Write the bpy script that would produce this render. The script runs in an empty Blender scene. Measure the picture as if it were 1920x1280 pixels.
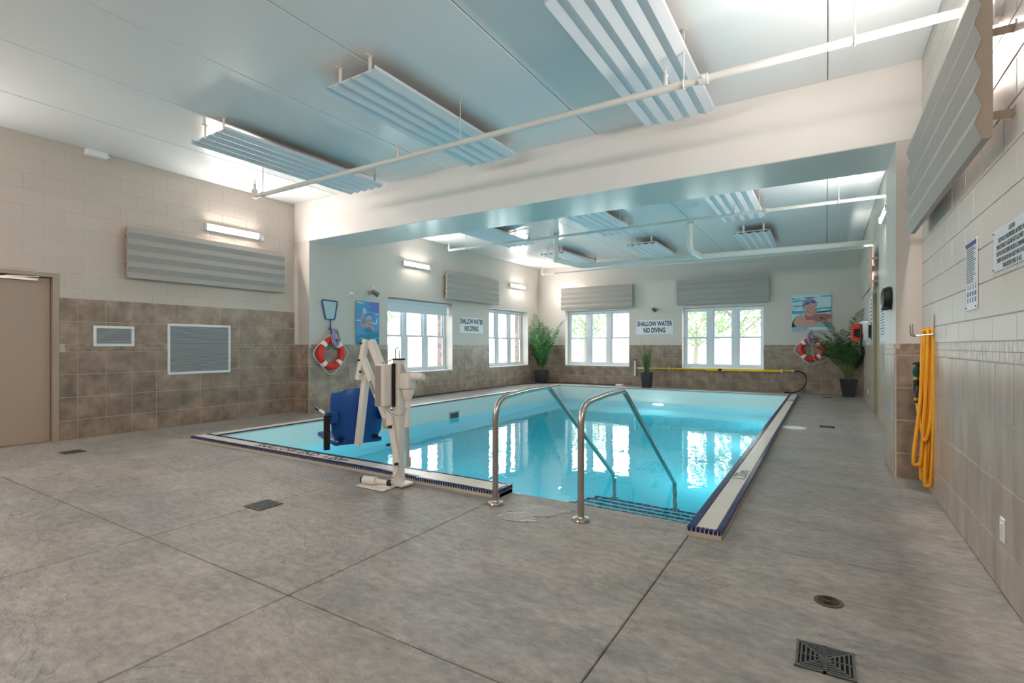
import bpy, bmesh, math, random
from mathutils import Vector, Matrix
random.seed(7)
PI = math.pi
sc = bpy.context.scene
COL = sc.collection

# ------------------------------------------------------------------ camera, world, exposure
cam_d = bpy.data.cameras.new('camera')
cam_d.sensor_fit = 'HORIZONTAL'; cam_d.sensor_width = 36.0
cam_d.lens = 957.0 / 1920.0 * 36.0
cam_d.shift_y = 8.0 / 1920.0
cam_d.clip_start = 0.05; cam_d.clip_end = 300
cam = bpy.data.objects.new('camera', cam_d)
cam.location = (0, 0, 1.24)
cam.rotation_euler = (PI / 2, 0, math.atan(590.0 / 957.0))
COL.objects.link(cam); sc.camera = cam

vs = sc.view_settings
vs.view_transform = 'Standard'; vs.look = 'None'; vs.gamma = 1.0; vs.use_curve_mapping = False
vs.exposure = 0.44
LAMP = 140.0          # radiance of the lit fluorescent diffusers
POOL = 96.0          # radiance of the back-wall pool lamp and the added unseen ones
SKY = 4.2            # overcast sky outside the windows

w = bpy.data.worlds.new('overcast'); sc.world = w; w.use_nodes = True
bg = w.node_tree.nodes['Background']
bg.inputs[0].default_value = (0.90, 0.96, 1.0, 1); bg.inputs[1].default_value = SKY
cy = sc.cycles
cy.use_denoising = True
cy.max_bounces = 12; cy.diffuse_bounces = 6; cy.glossy_bounces = 5; cy.transmission_bounces = 10; cy.transparent_max_bounces = 12
cy.sample_clamp_indirect = 6.0
cy.blur_glossy = 1.0

# ------------------------------------------------------------------ materials
def srgb(r, g, b):
    f = lambda c: (c / 255 / 12.92) if c / 255 <= 0.04045 else ((c / 255 + 0.055) / 1.055) ** 2.4
    return (f(r), f(g), f(b), 1)

def mat(name, rgb, rough=0.5, metal=0.0, spec=0.5, var=0.0, mottle=None, bump=None, coat=0.0, stretch=(1, 1, 1)):
    """var: brightness change from piece to piece; mottle=(rgb2, scale, detail); bump=(scale, strength, dist)"""
    m = bpy.data.materials.new(name); m.use_nodes = True
    nt = m.node_tree; N = nt.nodes; L = nt.links
    p = N['Principled BSDF']
    p.inputs['Roughness'].default_value = rough; p.inputs['Metallic'].default_value = metal
    p.inputs['Specular IOR Level'].default_value = spec; p.inputs['Coat Weight'].default_value = coat
    c = srgb(*rgb); p.inputs['Base Color'].default_value = c
    col = None
    if mottle or bump:
        geo = N.new('ShaderNodeNewGeometry'); mp = N.new('ShaderNodeMapping')
        mp.inputs['Scale'].default_value = stretch
        L.new(geo.outputs['Position'], mp.inputs['Vector'])
    if mottle:
        nz = N.new('ShaderNodeTexNoise'); nz.inputs['Scale'].default_value = mottle[1]; nz.inputs['Detail'].default_value = mottle[2]
        nz.inputs['Roughness'].default_value = 0.6
        L.new(mp.outputs[0], nz.inputs['Vector'])
        rp = N.new('ShaderNodeMapRange'); rp.inputs[1].default_value = 0.34; rp.inputs[2].default_value = 0.66
        L.new(nz.outputs[0], rp.inputs[0])
        mx = N.new('ShaderNodeMix'); mx.data_type = 'RGBA'
        mx.inputs[6].default_value = c; mx.inputs[7].default_value = srgb(*mottle[0])
        L.new(rp.outputs[0], mx.inputs[0]); col = mx.outputs[2]
    if var:
        oi = N.new('ShaderNodeObjectInfo'); r2 = N.new('ShaderNodeMapRange')
        r2.inputs[3].default_value = 1 - var; r2.inputs[4].default_value = 1 + var
        L.new(oi.outputs['Random'], r2.inputs[0])
        hs = N.new('ShaderNodeHueSaturation'); hs.inputs['Color'].default_value = c
        if col: L.new(col, hs.inputs['Color'])
        L.new(r2.outputs[0], hs.inputs['Value']); col = hs.outputs[0]
    if col: L.new(col, p.inputs['Base Color'])
    if bump:
        n2 = N.new('ShaderNodeTexNoise'); n2.inputs['Scale'].default_value = bump[0]; n2.inputs['Detail'].default_value = 5
        L.new(mp.outputs[0], n2.inputs['Vector'])
        b = N.new('ShaderNodeBump'); b.inputs['Strength'].default_value = bump[1]; b.inputs['Distance'].default_value = bump[2]
        L.new(n2.outputs[0], b.inputs['Height']); L.new(b.outputs[0], p.inputs['Normal'])
    return m

def emis(name, rgb, strength):
    m = bpy.data.materials.new(name); m.use_nodes = True
    p = m.node_tree.nodes['Principled BSDF']
    p.inputs['Base Color'].default_value = srgb(*rgb)
    p.inputs['Emission Color'].default_value = srgb(*rgb); p.inputs['Emission Strength'].default_value = strength
    return m

def glass_pane(name, tint):
    m = bpy.data.materials.new(name); m.use_nodes = True
    N = m.node_tree.nodes; L = m.node_tree.links; N.clear()
    out = N.new('ShaderNodeOutputMaterial'); mx = N.new('ShaderNodeMixShader'); fr = N.new('ShaderNodeFresnel')
    tr = N.new('ShaderNodeBsdfTransparent'); gl = N.new('ShaderNodeBsdfGlossy')
    tr.inputs[0].default_value = tint; gl.inputs['Roughness'].default_value = 0.02
    geo = N.new('ShaderNodeNewGeometry'); mr = N.new('ShaderNodeMapRange')      # only the entry face of the thin pane reflects
    mr.inputs[3].default_value = 1.45; mr.inputs[4].default_value = 1.0
    L.new(geo.outputs['Backfacing'], mr.inputs[0]); L.new(mr.outputs[0], fr.inputs[0])
    L.new(fr.outputs[0], mx.inputs[0]); L.new(tr.outputs[0], mx.inputs[1]); L.new(gl.outputs[0], mx.inputs[2])
    L.new(mx.outputs[0], out.inputs[0])
    return m

def water_mat():
    m = bpy.data.materials.new('water'); m.use_nodes = True
    N = m.node_tree.nodes; L = m.node_tree.links; N.clear()
    out = N.new('ShaderNodeOutputMaterial')
    g = N.new('ShaderNodeBsdfGlass'); g.inputs['IOR'].default_value = 1.333; g.inputs['Roughness'].default_value = 0.0
    ab = N.new('ShaderNodeVolumeAbsorption')
    ab.inputs['Color'].default_value = (0.0, 0.84, 0.905, 1); ab.inputs['Density'].default_value = 0.72
    geo = N.new('ShaderNodeNewGeometry'); mp = N.new('ShaderNodeMapping'); mp.inputs['Scale'].default_value = (1.0, 0.6, 1)
    nz = N.new('ShaderNodeTexNoise'); nz.inputs['Scale'].default_value = 5.0; nz.inputs['Detail'].default_value = 2
    b = N.new('ShaderNodeBump'); b.inputs['Strength'].default_value = 0.05; b.inputs['Distance'].default_value = 0.05
    L.new(geo.outputs['Position'], mp.inputs['Vector']); L.new(mp.outputs[0], nz.inputs['Vector'])
    L.new(nz.outputs[0], b.inputs['Height']); L.new(b.outputs[0], g.inputs['Normal'])
    L.new(g.outputs[0], out.inputs['Surface']); L.new(ab.outputs[0], out.inputs['Volume'])
    return m

def deck_mat():
    m = bpy.data.materials.new('stamped_concrete'); m.use_nodes = True
    nt = m.node_tree; N = nt.nodes; L = nt.links; p = N['Principled BSDF']
    geo = N.new('ShaderNodeNewGeometry'); mp = N.new('ShaderNodeMapping'); mp.inputs['Scale'].default_value = (0.55, 1.0, 1)
    mp.inputs['Rotation'].default_value = (0, 0, 0.25)
    L.new(geo.outputs['Position'], mp.inputs['Vector'])
    def noise(s, d, r=0.6):
        n = N.new('ShaderNodeTexNoise'); n.inputs['Scale'].default_value = s; n.inputs['Detail'].default_value = d
        n.inputs['Roughness'].default_value = r; L.new(mp.outputs[0], n.inputs['Vector']); return n.outputs[0]
    big, mid, fine = noise(0.9, 3), noise(4.2, 7, 0.68), noise(22, 6, 0.7)
    r1 = N.new('ShaderNodeValToRGB'); e = r1.color_ramp.elements
    e[0].position = 0.36; e[0].color = srgb(121, 117, 113); e[1].position = 0.66; e[1].color = srgb(181, 175, 168)
    L.new(mid, r1.inputs[0])
    r2 = N.new('ShaderNodeValToRGB'); e = r2.color_ramp.elements
    e[0].position = 0.36; e[0].color = srgb(144, 143, 143); e[1].position = 0.66; e[1].color = srgb(174, 162, 150)
    L.new(big, r2.inputs[0])
    mx = N.new('ShaderNodeMix'); mx.data_type = 'RGBA'; mx.inputs[0].default_value = 0.5
    L.new(r1.outputs[0], mx.inputs[6]); L.new(r2.outputs[0], mx.inputs[7])
    r3 = N.new('ShaderNodeMapRange'); r3.inputs[1].default_value = 0.3; r3.inputs[2].default_value = 0.7
    r3.inputs[3].default_value = 0.66; r3.inputs[4].default_value = 1.24; L.new(fine, r3.inputs[0])
    hs = N.new('ShaderNodeHueSaturation'); L.new(mx.outputs[2], hs.inputs['Color']); L.new(r3.outputs[0], hs.inputs['Value'])
    # slate ledges pressed into the concrete: stepped noise, a dark line along some of the steps
    ld = N.new('ShaderNodeTexNoise'); ld.inputs['Scale'].default_value = 1.5; ld.inputs['Detail'].default_value = 6; ld.inputs['Roughness'].default_value = 0.62
    ld.inputs['Distortion'].default_value = 0.8; L.new(mp.outputs[0], ld.inputs['Vector'])
    st_ = N.new('ShaderNodeValToRGB'); cr = st_.color_ramp
    cr.elements[0].position = 0.0; cr.elements[0].color = (0, 0, 0, 1); cr.elements[1].position = 1.0; cr.elements[1].color = (1, 1, 1, 1)
    ln_ = N.new('ShaderNodeValToRGB'); cl = ln_.color_ramp
    cl.elements[0].position = 0.0; cl.elements[0].color = (0, 0, 0, 1); cl.elements[1].position = 1.0; cl.elements[1].color = (0, 0, 0, 1)
    for i_, q in enumerate((0.40, 0.47, 0.54, 0.61)):
        for dq, hv in ((-.008, .2 * i_), (.008, .2 * i_ + .2)):
            k = cr.elements.new(q + dq); k.color = (hv, hv, hv, 1)
        for dq, hv in ((-.006, 0), (0, 1), (.006, 0)):
            k = cl.elements.new(q + dq); k.color = (hv, hv, hv, 1)
    L.new(ld.outputs[0], st_.inputs[0]); L.new(ld.outputs[0], ln_.inputs[0])
    msk = N.new('ShaderNodeMapRange'); msk.inputs[1].default_value = 0.47; msk.inputs[2].default_value = 0.62; msk.inputs[4].default_value = 0.42
    L.new(noise(2.3, 2), msk.inputs[0])
    mm = N.new('ShaderNodeMath'); mm.operation = 'MULTIPLY'; L.new(ln_.outputs[0], mm.inputs[0]); L.new(msk.outputs[0], mm.inputs[1])
    iv = N.new('ShaderNodeMath'); iv.operation = 'SUBTRACT'; iv.inputs[0].default_value = 1.0; L.new(mm.outputs[0], iv.inputs[1])
    h2 = N.new('ShaderNodeHueSaturation'); L.new(hs.outputs[0], h2.inputs['Color']); L.new(iv.outputs[0], h2.inputs['Value'])
    L.new(h2.outputs[0], p.inputs['Base Color'])
    rr = N.new('ShaderNodeMapRange'); rr.inputs[3].default_value = 0.30; rr.inputs[4].default_value = 0.62
    L.new(mid, rr.inputs[0]); L.new(rr.outputs[0], p.inputs['Roughness'])
    ad = N.new('ShaderNodeMath'); ad.operation = 'MULTIPLY_ADD'; ad.inputs[1].default_value = 0.4
    L.new(fine, ad.inputs[0]); L.new(mid, ad.inputs[2])
    a2 = N.new('ShaderNodeMath'); a2.operation = 'MULTIPLY_ADD'; a2.inputs[1].default_value = 0.55; L.new(st_.outputs[0], a2.inputs[0]); L.new(ad.outputs[0], a2.inputs[2])
    b = N.new('ShaderNodeBump'); b.inputs['Strength'].default_value = 0.75; b.inputs['Distance'].default_value = 0.022
    L.new(a2.outputs[0], b.inputs['Height']); L.new(b.outputs[0], p.inputs['Normal'])
    return m

M = {}
M['deck'] = deck_mat()
M['joint'] = mat('floor_joint', (62, 57, 53), 0.9)
M['ceil'] = mat('ceiling_paint', (232, 236, 237), 0.22, bump=(3.0, 0.05, 0.02))
M['beam'] = mat('beam_paint', (240, 234, 229), 0.2, spec=1.0, bump=(2.2, 0.02, 0.02), stretch=(0.5, 2, 1))
M['wall'] = mat('wall_paint', (212, 202, 193), 0.42, bump=(60, 0.08, 0.004))
M['block'] = mat('painted_block', (204, 190, 178), 0.4, var=0.012, bump=(90, 0.16, 0.004))
M['block_r'] = mat('painted_block_rough', (220, 211, 202), 0.36, var=0.012, bump=(70, 0.3, 0.005))
M['mortar'] = mat('painted_mortar', (196, 184, 172), 0.6)
M['tile'] = mat('wall_tile', (172, 151, 134), 0.3, var=0.07, mottle=((122, 104, 90), 5.0, 5))
M['tile_w'] = mat('wall_tile_pale', (186, 168, 152), 0.3, var=0.06, mottle=((142, 125, 111), 5.0, 5))
M['tile_glare'] = mat('wall_tile_glare', (192, 176, 163), 0.3, var=0.05, mottle=((158, 142, 130), 3.0, 5), stretch=(1, 2.5, 0.7))  # reflected glare on the right wall painted in as a greyer tile
M['grout'] = mat('grout', (206, 190, 172), 0.8)
M['listel'] = mat('listel_mosaic', (172, 150, 132), 0.35, mottle=((130, 112, 97), 14, 2))
M['listel_r'] = mat('listel_mosaic_grey', (196, 182, 169), 0.3, mottle=((158, 149, 137), 14, 2))
M['door'] = mat('door_paint', (178, 158, 141), 0.5)
M['frame'] = mat('door_frame_paint', (172, 156, 138), 0.45)
M['olive'] = mat('olive_frame_paint', (168, 160, 130), 0.45)
M['vinyl'] = mat('white_vinyl', (226, 231, 238), 0.35)
M['white'] = mat('white_paint', (232, 230, 226), 0.35)
M['pure'] = mat('white_plastic', (240, 240, 240), 0.4)
M['cream'] = mat('cream_tile', (226, 216, 202), 0.32, var=0.03)
M['creamg'] = mat('cream_grout', (196, 186, 172), 0.7)
M['navy'] = mat('navy_tile', (24, 40, 92), 0.2)
M['navyg'] = mat('navy_tile_dark', (18, 26, 60), 0.25)
M['band'] = mat('pool_band_tile', (232, 232, 224), 0.3)
M['pool'] = mat('pool_plaster', (214, 236, 240), 0.6)
M['water'] = water_mat()
M['steel'] = mat('brushed_steel', (188, 182, 176), 0.26, metal=1.0)
M['steel_d'] = mat('dull_steel', (120, 118, 114), 0.4, metal=1.0)
M['lift'] = mat('lift_white_enamel', (232, 226, 218), 0.4)
M['lift_g'] = mat('lift_grey_plastic', (178, 170, 160), 0.5)
M['lift_d'] = mat('lift_panel_grey', (150, 145, 137), 0.5)
M['blue'] = mat('blue_plastic', (6, 74, 150), 0.28)
M['bluef'] = mat('blue_frame', (24, 72, 130), 0.4)
M['net'] = mat('pale_net', (190, 205, 205), 0.7)
M['black'] = mat('black_plastic', (16, 16, 17), 0.45)
M['red'] = mat('red_foam', (222, 36, 24), 0.35)
M['orange'] = mat('red_case', (232, 56, 26), 0.4)
M['rope'] = mat('white_rope', (224, 220, 212), 0.8)
M['rope_m'] = mat('mottled_rope', (206, 200, 214), 0.9, mottle=((96, 60, 130), 55, 1))
M['yellow'] = mat('yellow_pole', (236, 196, 20), 0.35)
M['hose'] = mat('yellow_hose', (236, 162, 30), 0.42)
M['brass'] = mat('brass', (190, 160, 90), 0.35, metal=1.0)
M['green_g'] = mat('green_nozzle', (20, 70, 62), 0.3)
M['baffle_c'] = mat('ceiling_baffle_white', (222, 228, 234), 0.45)
M['baffle_w'] = mat('wall_baffle_grey', (166, 159, 153), 0.5)
M['bracket'] = mat('tan_bracket', (176, 160, 142), 0.5)
M['shadow_sheet'] = mat('painted_shadow_backing', (58, 52, 50), 0.9)
M['pipe'] = mat('pipe_paint', (224, 222, 216), 0.35)
M['poolglow'] = emis('pool_or_fill_lens', (235, 250, 255), POOL)
M['diff'] = emis('lit_diffuser', (255, 246, 238), LAMP)
M['grate'] = mat('cast_iron', (92, 94, 94), 0.5, metal=0.3)
M['hole'] = mat('dark_hole', (8, 8, 8), 0.9)
M['grate_b'] = mat('bronze_drain', (92, 78, 60), 0.45, metal=0.6)
M['vent'] = mat('grille_grey', (196, 198, 200), 0.5)
M['sign'] = mat('sign_white', (232, 236, 242), 0.3)
M['ink'] = mat('sign_ink', (32, 42, 54), 0.5)
M['ink2'] = mat('sign_ink_grey', (92, 96, 104), 0.5)
M['inkb'] = mat('sign_ink_blue', (66, 70, 122), 0.5)
M['pot'] = mat('charcoal_pot', (52, 46, 50), 0.4)
M['soil'] = mat('potting_bark', (70, 52, 36), 0.9)
M['leaf'] = mat('palm_leaf', (60, 116, 52), 0.45, mottle=((30, 70, 34), 8, 2))
M['leaf2'] = mat('pale_palm_leaf', (74, 140, 66), 0.45, mottle=((44, 100, 46), 8, 2))
M['grassl'] = mat('grass_blade', (66, 98, 48), 0.5, mottle=((120, 122, 70), 12, 2))
M['stem'] = mat('palm_stem', (104, 118, 56), 0.6)
M['brick'] = mat('exterior_brick', (158, 138, 130), 0.8, mottle=((120, 96, 88), 9, 3))
M['pane'] = glass_pane('window_glass', (0.96, 0.99, 0.99, 1))
M['blind'] = mat('blind_fabric', (226, 230, 236), 0.8)
M['lawn'] = mat('pale_ground', (228, 229, 222), 0.9, mottle=((200, 206, 190), 0.8, 3))
M['bark'] = mat('tree_bark', (136, 124, 112), 0.9)
M['foliage'] = mat('tree_leaf', (146, 162, 124), 0.8, mottle=((120, 140, 98), 1.2, 2))
M['wet'] = mat('wet_film', (120, 112, 104), 0.06, spec=0.8, bump=(60, 0.5, 0.01))

# ------------------------------------------------------------------ mesh helpers
ORG = {}
class MB:
    def __init__(s): s.v = []; s.f = []; s.m = []
    def add(s, vs, fs, mi=0):
        o = len(s.v); s.v += [tuple(v) for v in vs]
        for f in fs: s.f.append([i + o for i in f]); s.m.append(mi)
        return s
    def box(s, a, b, mi=0, X=None):
        (x0, y0, z0), (x1, y1, z1) = a, b
        vs = [(x0,y0,z0),(x1,y0,z0),(x1,y1,z0),(x0,y1,z0),(x0,y0,z1),(x1,y0,z1),(x1,y1,z1),(x0,y1,z1)]
        if X is not None: vs = [X @ Vector(v) for v in vs]
        return s.add(vs, [(0,3,2,1),(4,5,6,7),(0,1,5,4),(1,2,6,5),(2,3,7,6),(3,0,4,7)], mi)
    def bbox(s, a, b, c=0.005, mi=0, X=None):
        """box with chamfered edges"""
        bm = bmesh.new(); bmesh.ops.create_cube(bm, size=1)
        d = [b[i] - a[i] for i in range(3)]
        for v in bm.verts: v.co = Vector([(v.co[i] + .5) * d[i] + a[i] for i in range(3)])
        c = min(c, min(abs(q) for q in d) * .45)
        bmesh.ops.bevel(bm, geom=bm.edges[:], offset=c, segments=2 if c > .012 else 1, affect='EDGES', profile=.5)
        return s.addbm(bm, mi, X)
    def addbm(s, bm, mi=0, X=None):
        bm.verts.index_update()
        vs = [X @ v.co if X is not None else v.co.copy() for v in bm.verts]
        s.add(vs, [[v.index for v in f.verts] for f in bm.faces], mi); bm.free(); return s
    def beam(s, p, q, wd, ht, mi=0, up=(0, 0, 1)):
        """rectangular bar from p to q"""
        p, q = Vector(p), Vector(q); d = (q - p).normalized(); u = Vector(up)
        r = d.cross(u)
        if r.length < 1e-4: r = d.cross(Vector((0, 1, 0)))
        r.normalize(); u = r.cross(d); r *= wd / 2; u *= ht / 2
        vs = [p-r-u, p+r-u, p+r+u, p-r+u, q-r-u, q+r-u, q+r+u, q-r+u]
        return s.add(vs, [(0,1,2,3),(7,6,5,4),(0,4,5,1),(1,5,6,2),(2,6,7,3),(3,7,4,0)], mi)
    def tube(s, pts, r, n=10, mi=0, closed=False, caps=True):
        pts = [Vector(p) for p in pts]; k = len(pts)
        rs = r if isinstance(r, (list, tuple)) else [r] * k
        T = []
        for i in range(k):
            a = pts[(i - 1) % k] if (closed or i > 0) else pts[0]
            b = pts[(i + 1) % k] if (closed or i < k - 1) else pts[-1]
            T.append((b - a).normalized())
        t0 = T[0]; nrm = t0.cross(Vector((0, 0, 1)))
        if nrm.length < 1e-3: nrm = t0.cross(Vector((1, 0, 0)))
        nrm.normalize(); vs = []
        for i in range(k):
            if i:
                ax = T[i-1].cross(T[i])
                if ax.length > 1e-6:
                    nrm = Matrix.Rotation(T[i-1].angle(T[i]), 3, ax.normalized()) @ nrm
            bn = T[i].cross(nrm).normalized()
            for j in range(n):
                a = 2 * PI * j / n
                vs.append(pts[i] + (nrm * math.cos(a) + bn * math.sin(a)) * rs[i])
        fs = []
        for i in range(k if closed else k - 1):
            for j in range(n):
                a, b = i * n + j, i * n + (j + 1) % n
                c, d = ((i + 1) % k) * n + (j + 1) % n, ((i + 1) % k) * n + j
                fs.append((a, b, c, d))
        if caps and not closed:
            fs.append(tuple(range(n))[::-1]); fs.append(tuple((k - 1) * n + j for j in range(n)))
        return s.add(vs, fs, mi)
    def cyl(s, p, q, r, n=16, mi=0, r2=None):
        return s.tube([p, q], [r, r if r2 is None else r2], n, mi)
    def lathe(s, prof, c, n=24, mi=0, X=None):
        vs, fs = [], []
        for (r, z) in prof:
            for j in range(n):
                a = 2 * PI * j / n; v = Vector((c[0] + r * math.cos(a), c[1] + r * math.sin(a), c[2] + z))
                vs.append(X @ v if X is not None else v)
        for i in range(len(prof) - 1):
            for j in range(n):
                fs.append((i*n+j, i*n+(j+1) % n, (i+1)*n+(j+1) % n, (i+1)*n+j))
        fs.append(tuple(range(n))[::-1]); fs.append(tuple((len(prof)-1)*n+j for j in range(n)))
        return s.add(vs, fs, mi)
    def prism(s, poly, o, ux, uy, d, mi=0):
        """2-D outline (ux, uy axes from o) pushed along vector d"""
        o, ux, uy, d = Vector(o), Vector(ux), Vector(uy), Vector(d)
        a = [o + ux * x + uy * y for x, y in poly]; b = [p + d for p in a]; n = len(poly)
        fs = [tuple(range(n))[::-1], tuple(range(n, 2*n))] + [(i, (i+1) % n, n+(i+1) % n, n+i) for i in range(n)]
        return s.add(a + b, fs, mi)
    def build(s, name, mats, parent=None, smooth=False, label=None, kind=None, org=None):
        o0 = Vector(ORG.get(parent.name, (0, 0, 0))) if parent else Vector((0, 0, 0))
        if org is not None and not parent: o0 = Vector(org)
        me = bpy.data.meshes.new(name)
        me.from_pydata([tuple(Vector(v) - o0) for v in s.v], [], s.f)
        if not isinstance(mats, (list, tuple)): mats = [mats]
        for mm in mats: me.materials.append(mm)
        if len(mats) > 1: me.polygons.foreach_set('material_index', s.m)
        bm = bmesh.new(); bm.from_mesh(me); bmesh.ops.recalc_face_normals(bm, faces=bm.faces[:]); bm.to_mesh(me); bm.free()
        if smooth:
            me.polygons.foreach_set('use_smooth', [True] * len(me.polygons))
            try: me.set_sharp_from_angle(angle=math.radians(38))
            except Exception: pass
        ob = bpy.data.objects.new(name, me); COL.objects.link(ob)
        if parent: ob.parent = parent
        elif org is not None: ob.location = o0
        ORG[ob.name] = o0
        if label: ob['label'] = label
        if kind: ob['kind'] = kind
        return ob

def tag(o, label, cat, group=None, kind=None):
    o['label'] = label; o['category'] = cat
    if group: o['group'] = group
    if kind: o['kind'] = kind
    return o
def thing(name, label, cat, loc, group=None):
    o = bpy.data.objects.new(name, None); COL.objects.link(o); o.location = loc; o.empty_display_size = 0.1
    ORG[o.name] = Vector(loc); tag(o, label, cat, group); return o
def copy_tree(o, parent=None):
    c = o.copy(); COL.objects.link(c)
    if parent: c.parent = parent
    for ch in list(o.children): copy_tree(ch, c)
    return c
def piece(name, me, parent, loc, rz=0, rot=None):
    ob = bpy.data.objects.new(name, me); COL.objects.link(ob); ob.parent = parent
    ob.location = Vector(loc) - Vector(ORG.get(parent.name, (0, 0, 0)))
    ob.rotation_euler = rot if rot else (0, 0, rz)
    return ob
def axes(right, up, o):
    r, u = Vector(right), Vector(up); n = r.cross(u)
    return Matrix(((r.x, u.x, n.x, o[0]), (r.y, u.y, n.y, o[1]), (r.z, u.z, n.z, o[2]), (0, 0, 0, 1)))
def lettering(body, size, m, parent, right, up, o, sx=1.0, bold=0.0, align='CENTER', depth=0.0006, space=1.0):
    cu = bpy.data.curves.new('lettering', 'FONT'); cu.body = body; cu.size = size; cu.align_x = align; cu.align_y = 'CENTER'
    cu.offset = bold; cu.extrude = depth; cu.space_line = space; cu.resolution_u = 2
    t = bpy.data.objects.new('lettering', cu); COL.objects.link(t)
    dg = bpy.context.evaluated_depsgraph_get(); me = bpy.data.meshes.new_from_object(t.evaluated_get(dg))
    bpy.data.objects.remove(t)
    X = axes(right, up, Vector(o) - Vector(ORG.get(parent.name, (0, 0, 0)))) @ Matrix.Diagonal((sx, 1, 1, 1))
    me.transform(X); me.materials.clear(); me.materials.append(m)
    ob = bpy.data.objects.new('lettering', me); COL.objects.link(ob); ob.parent = parent
    return ob
def arc(c, r, a0, a1, n, ax, ay):
    c, ax, ay = Vector(c), Vector(ax), Vector(ay)
    return [c + ax * (r * math.cos(a0 + (a1-a0)*i/n)) + ay * (r * math.sin(a0 + (a1-a0)*i/n)) for i in range(n + 1)]
def bend(pts, r, n=6):
    """round the corners of a polyline"""
    pts = [Vector(p) for p in pts]; out = [pts[0]]
    for i in range(1, len(pts) - 1):
        a, b, c = pts[i-1], pts[i], pts[i+1]; d1 = (a-b); d2 = (c-b)
        k = min(r, d1.length * .49, d2.length * .49); p, q = b + d1.normalized()*k, b + d2.normalized()*k
        for j in range(n + 1):
            t = j / n; out.append(p*(1-t)**2 + b*2*t*(1-t) + q*t*t)
    out.append(pts[-1]); return out
def spline(pts, n=8, closed=False):
    pts = [Vector(p) for p in pts]; k = len(pts); out = []
    for i in range(k if closed else k - 1):
        if closed: a, b, c, d = pts[(i-1) % k], pts[i], pts[(i+1) % k], pts[(i+2) % k]
        else: a, b, c, d = pts[max(i-1, 0)], pts[i], pts[i+1], pts[min(i+2, k-1)]
        for j in range(n):
            t = j / n
            out.append(.5*((2*b) + (c-a)*t + (2*a-5*b+4*c-d)*t*t + (3*b-a-3*c+d)*t**3))
    if not closed: out.append(pts[-1])
    return out

# ------------------------------------------------------------------ room measures
XL, XR, YF, YB, ZC = -8.5, 0.76, -3.0, 15.5, 3.885
BY0, BY1, BZ = 6.0, 6.92, 3.16           # beam
PLX, PRX = -8.06, 0.555                  # pilaster faces
PX0, PX1, PY0, PY1 = -6.9, -0.78, 3.72, 13.92    # pool, inside
WZ = -0.318; PZ = -1.54; CZ = 0.055

def struct(o): o['kind'] = 'structure'; return o

# ---- floor: bed, then the slabs between the saw-cut joints
fb = MB()
for a, b in [((XL-.3, YF-.2), (XR+.3, PY0-.06)), ((XL-.3, PY0-.06), (PX0-.03, YB+.2)), ((PX1+.03, PY0-.06), (XR+.3, YB+.2)), ((PX0-.03, PY1+.03), (PX1+.03, YB+.2))]:
    fb.box((a[0], a[1], -.25), (b[0], b[1], -.028))
floor = struct(fb.build('floor', M['joint']))
def slab(x0, x1, y0, y1):
    b = MB(); g = .0032
    b.bbox((x0+g, y0+g, -.028), (x1-g, y1-g, 0), .004)
    return b.build('slab', M['deck'], floor)
xs = [XL, -7.0, -5.45, -3.75, -2.28, -.77, XR]
ys = [YF, -1.4, .1, 1.58]
for i in range(6):
    for j in range(3): slab(xs[i], xs[i+1], ys[j], ys[j+1])
for i in range(6):
    x0, x1 = xs[i], xs[i+1]
    y1 = 3.50 if x1 <= -2.2 else (3.685 if x1 < -.5 else 3.467)
    slab(x0, x1, 1.58, y1)
yj = [3.467, 5.965, 9.2, 12.4, YB]
for j in range(4):
    slab(-.57, XR, yj[j], yj[j+1])
    slab(XL, -7.1, yj[j] if j else 3.50, yj[j+1])
for x0, x1 in ((-7.1, -4.9), (-4.9, -2.7), (-2.7, -.57)): slab(x0, x1, 14.15, YB)

# ---- ceiling planks
cb = MB()
cb.box((XL-.4, YF-.2, ZC+.024), (XR+.4, YB+.4, ZC+.2))
ceiling = struct(cb.build('ceiling', M['mortar']))
cx = [XL, -7.29, -6.06, -4.86, -3.65, -2.45, -1.22, .007, XR]
for i in range(8):
    for y0, y1 in ((YF, BY0), (BY1, YB)):
        b = MB(); b.bbox((cx[i]+.004, y0, ZC), (cx[i+1]-.004, y1, ZC+.024), .006)
        b.build('ceiling_plank', M['ceil'], ceiling)

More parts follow.
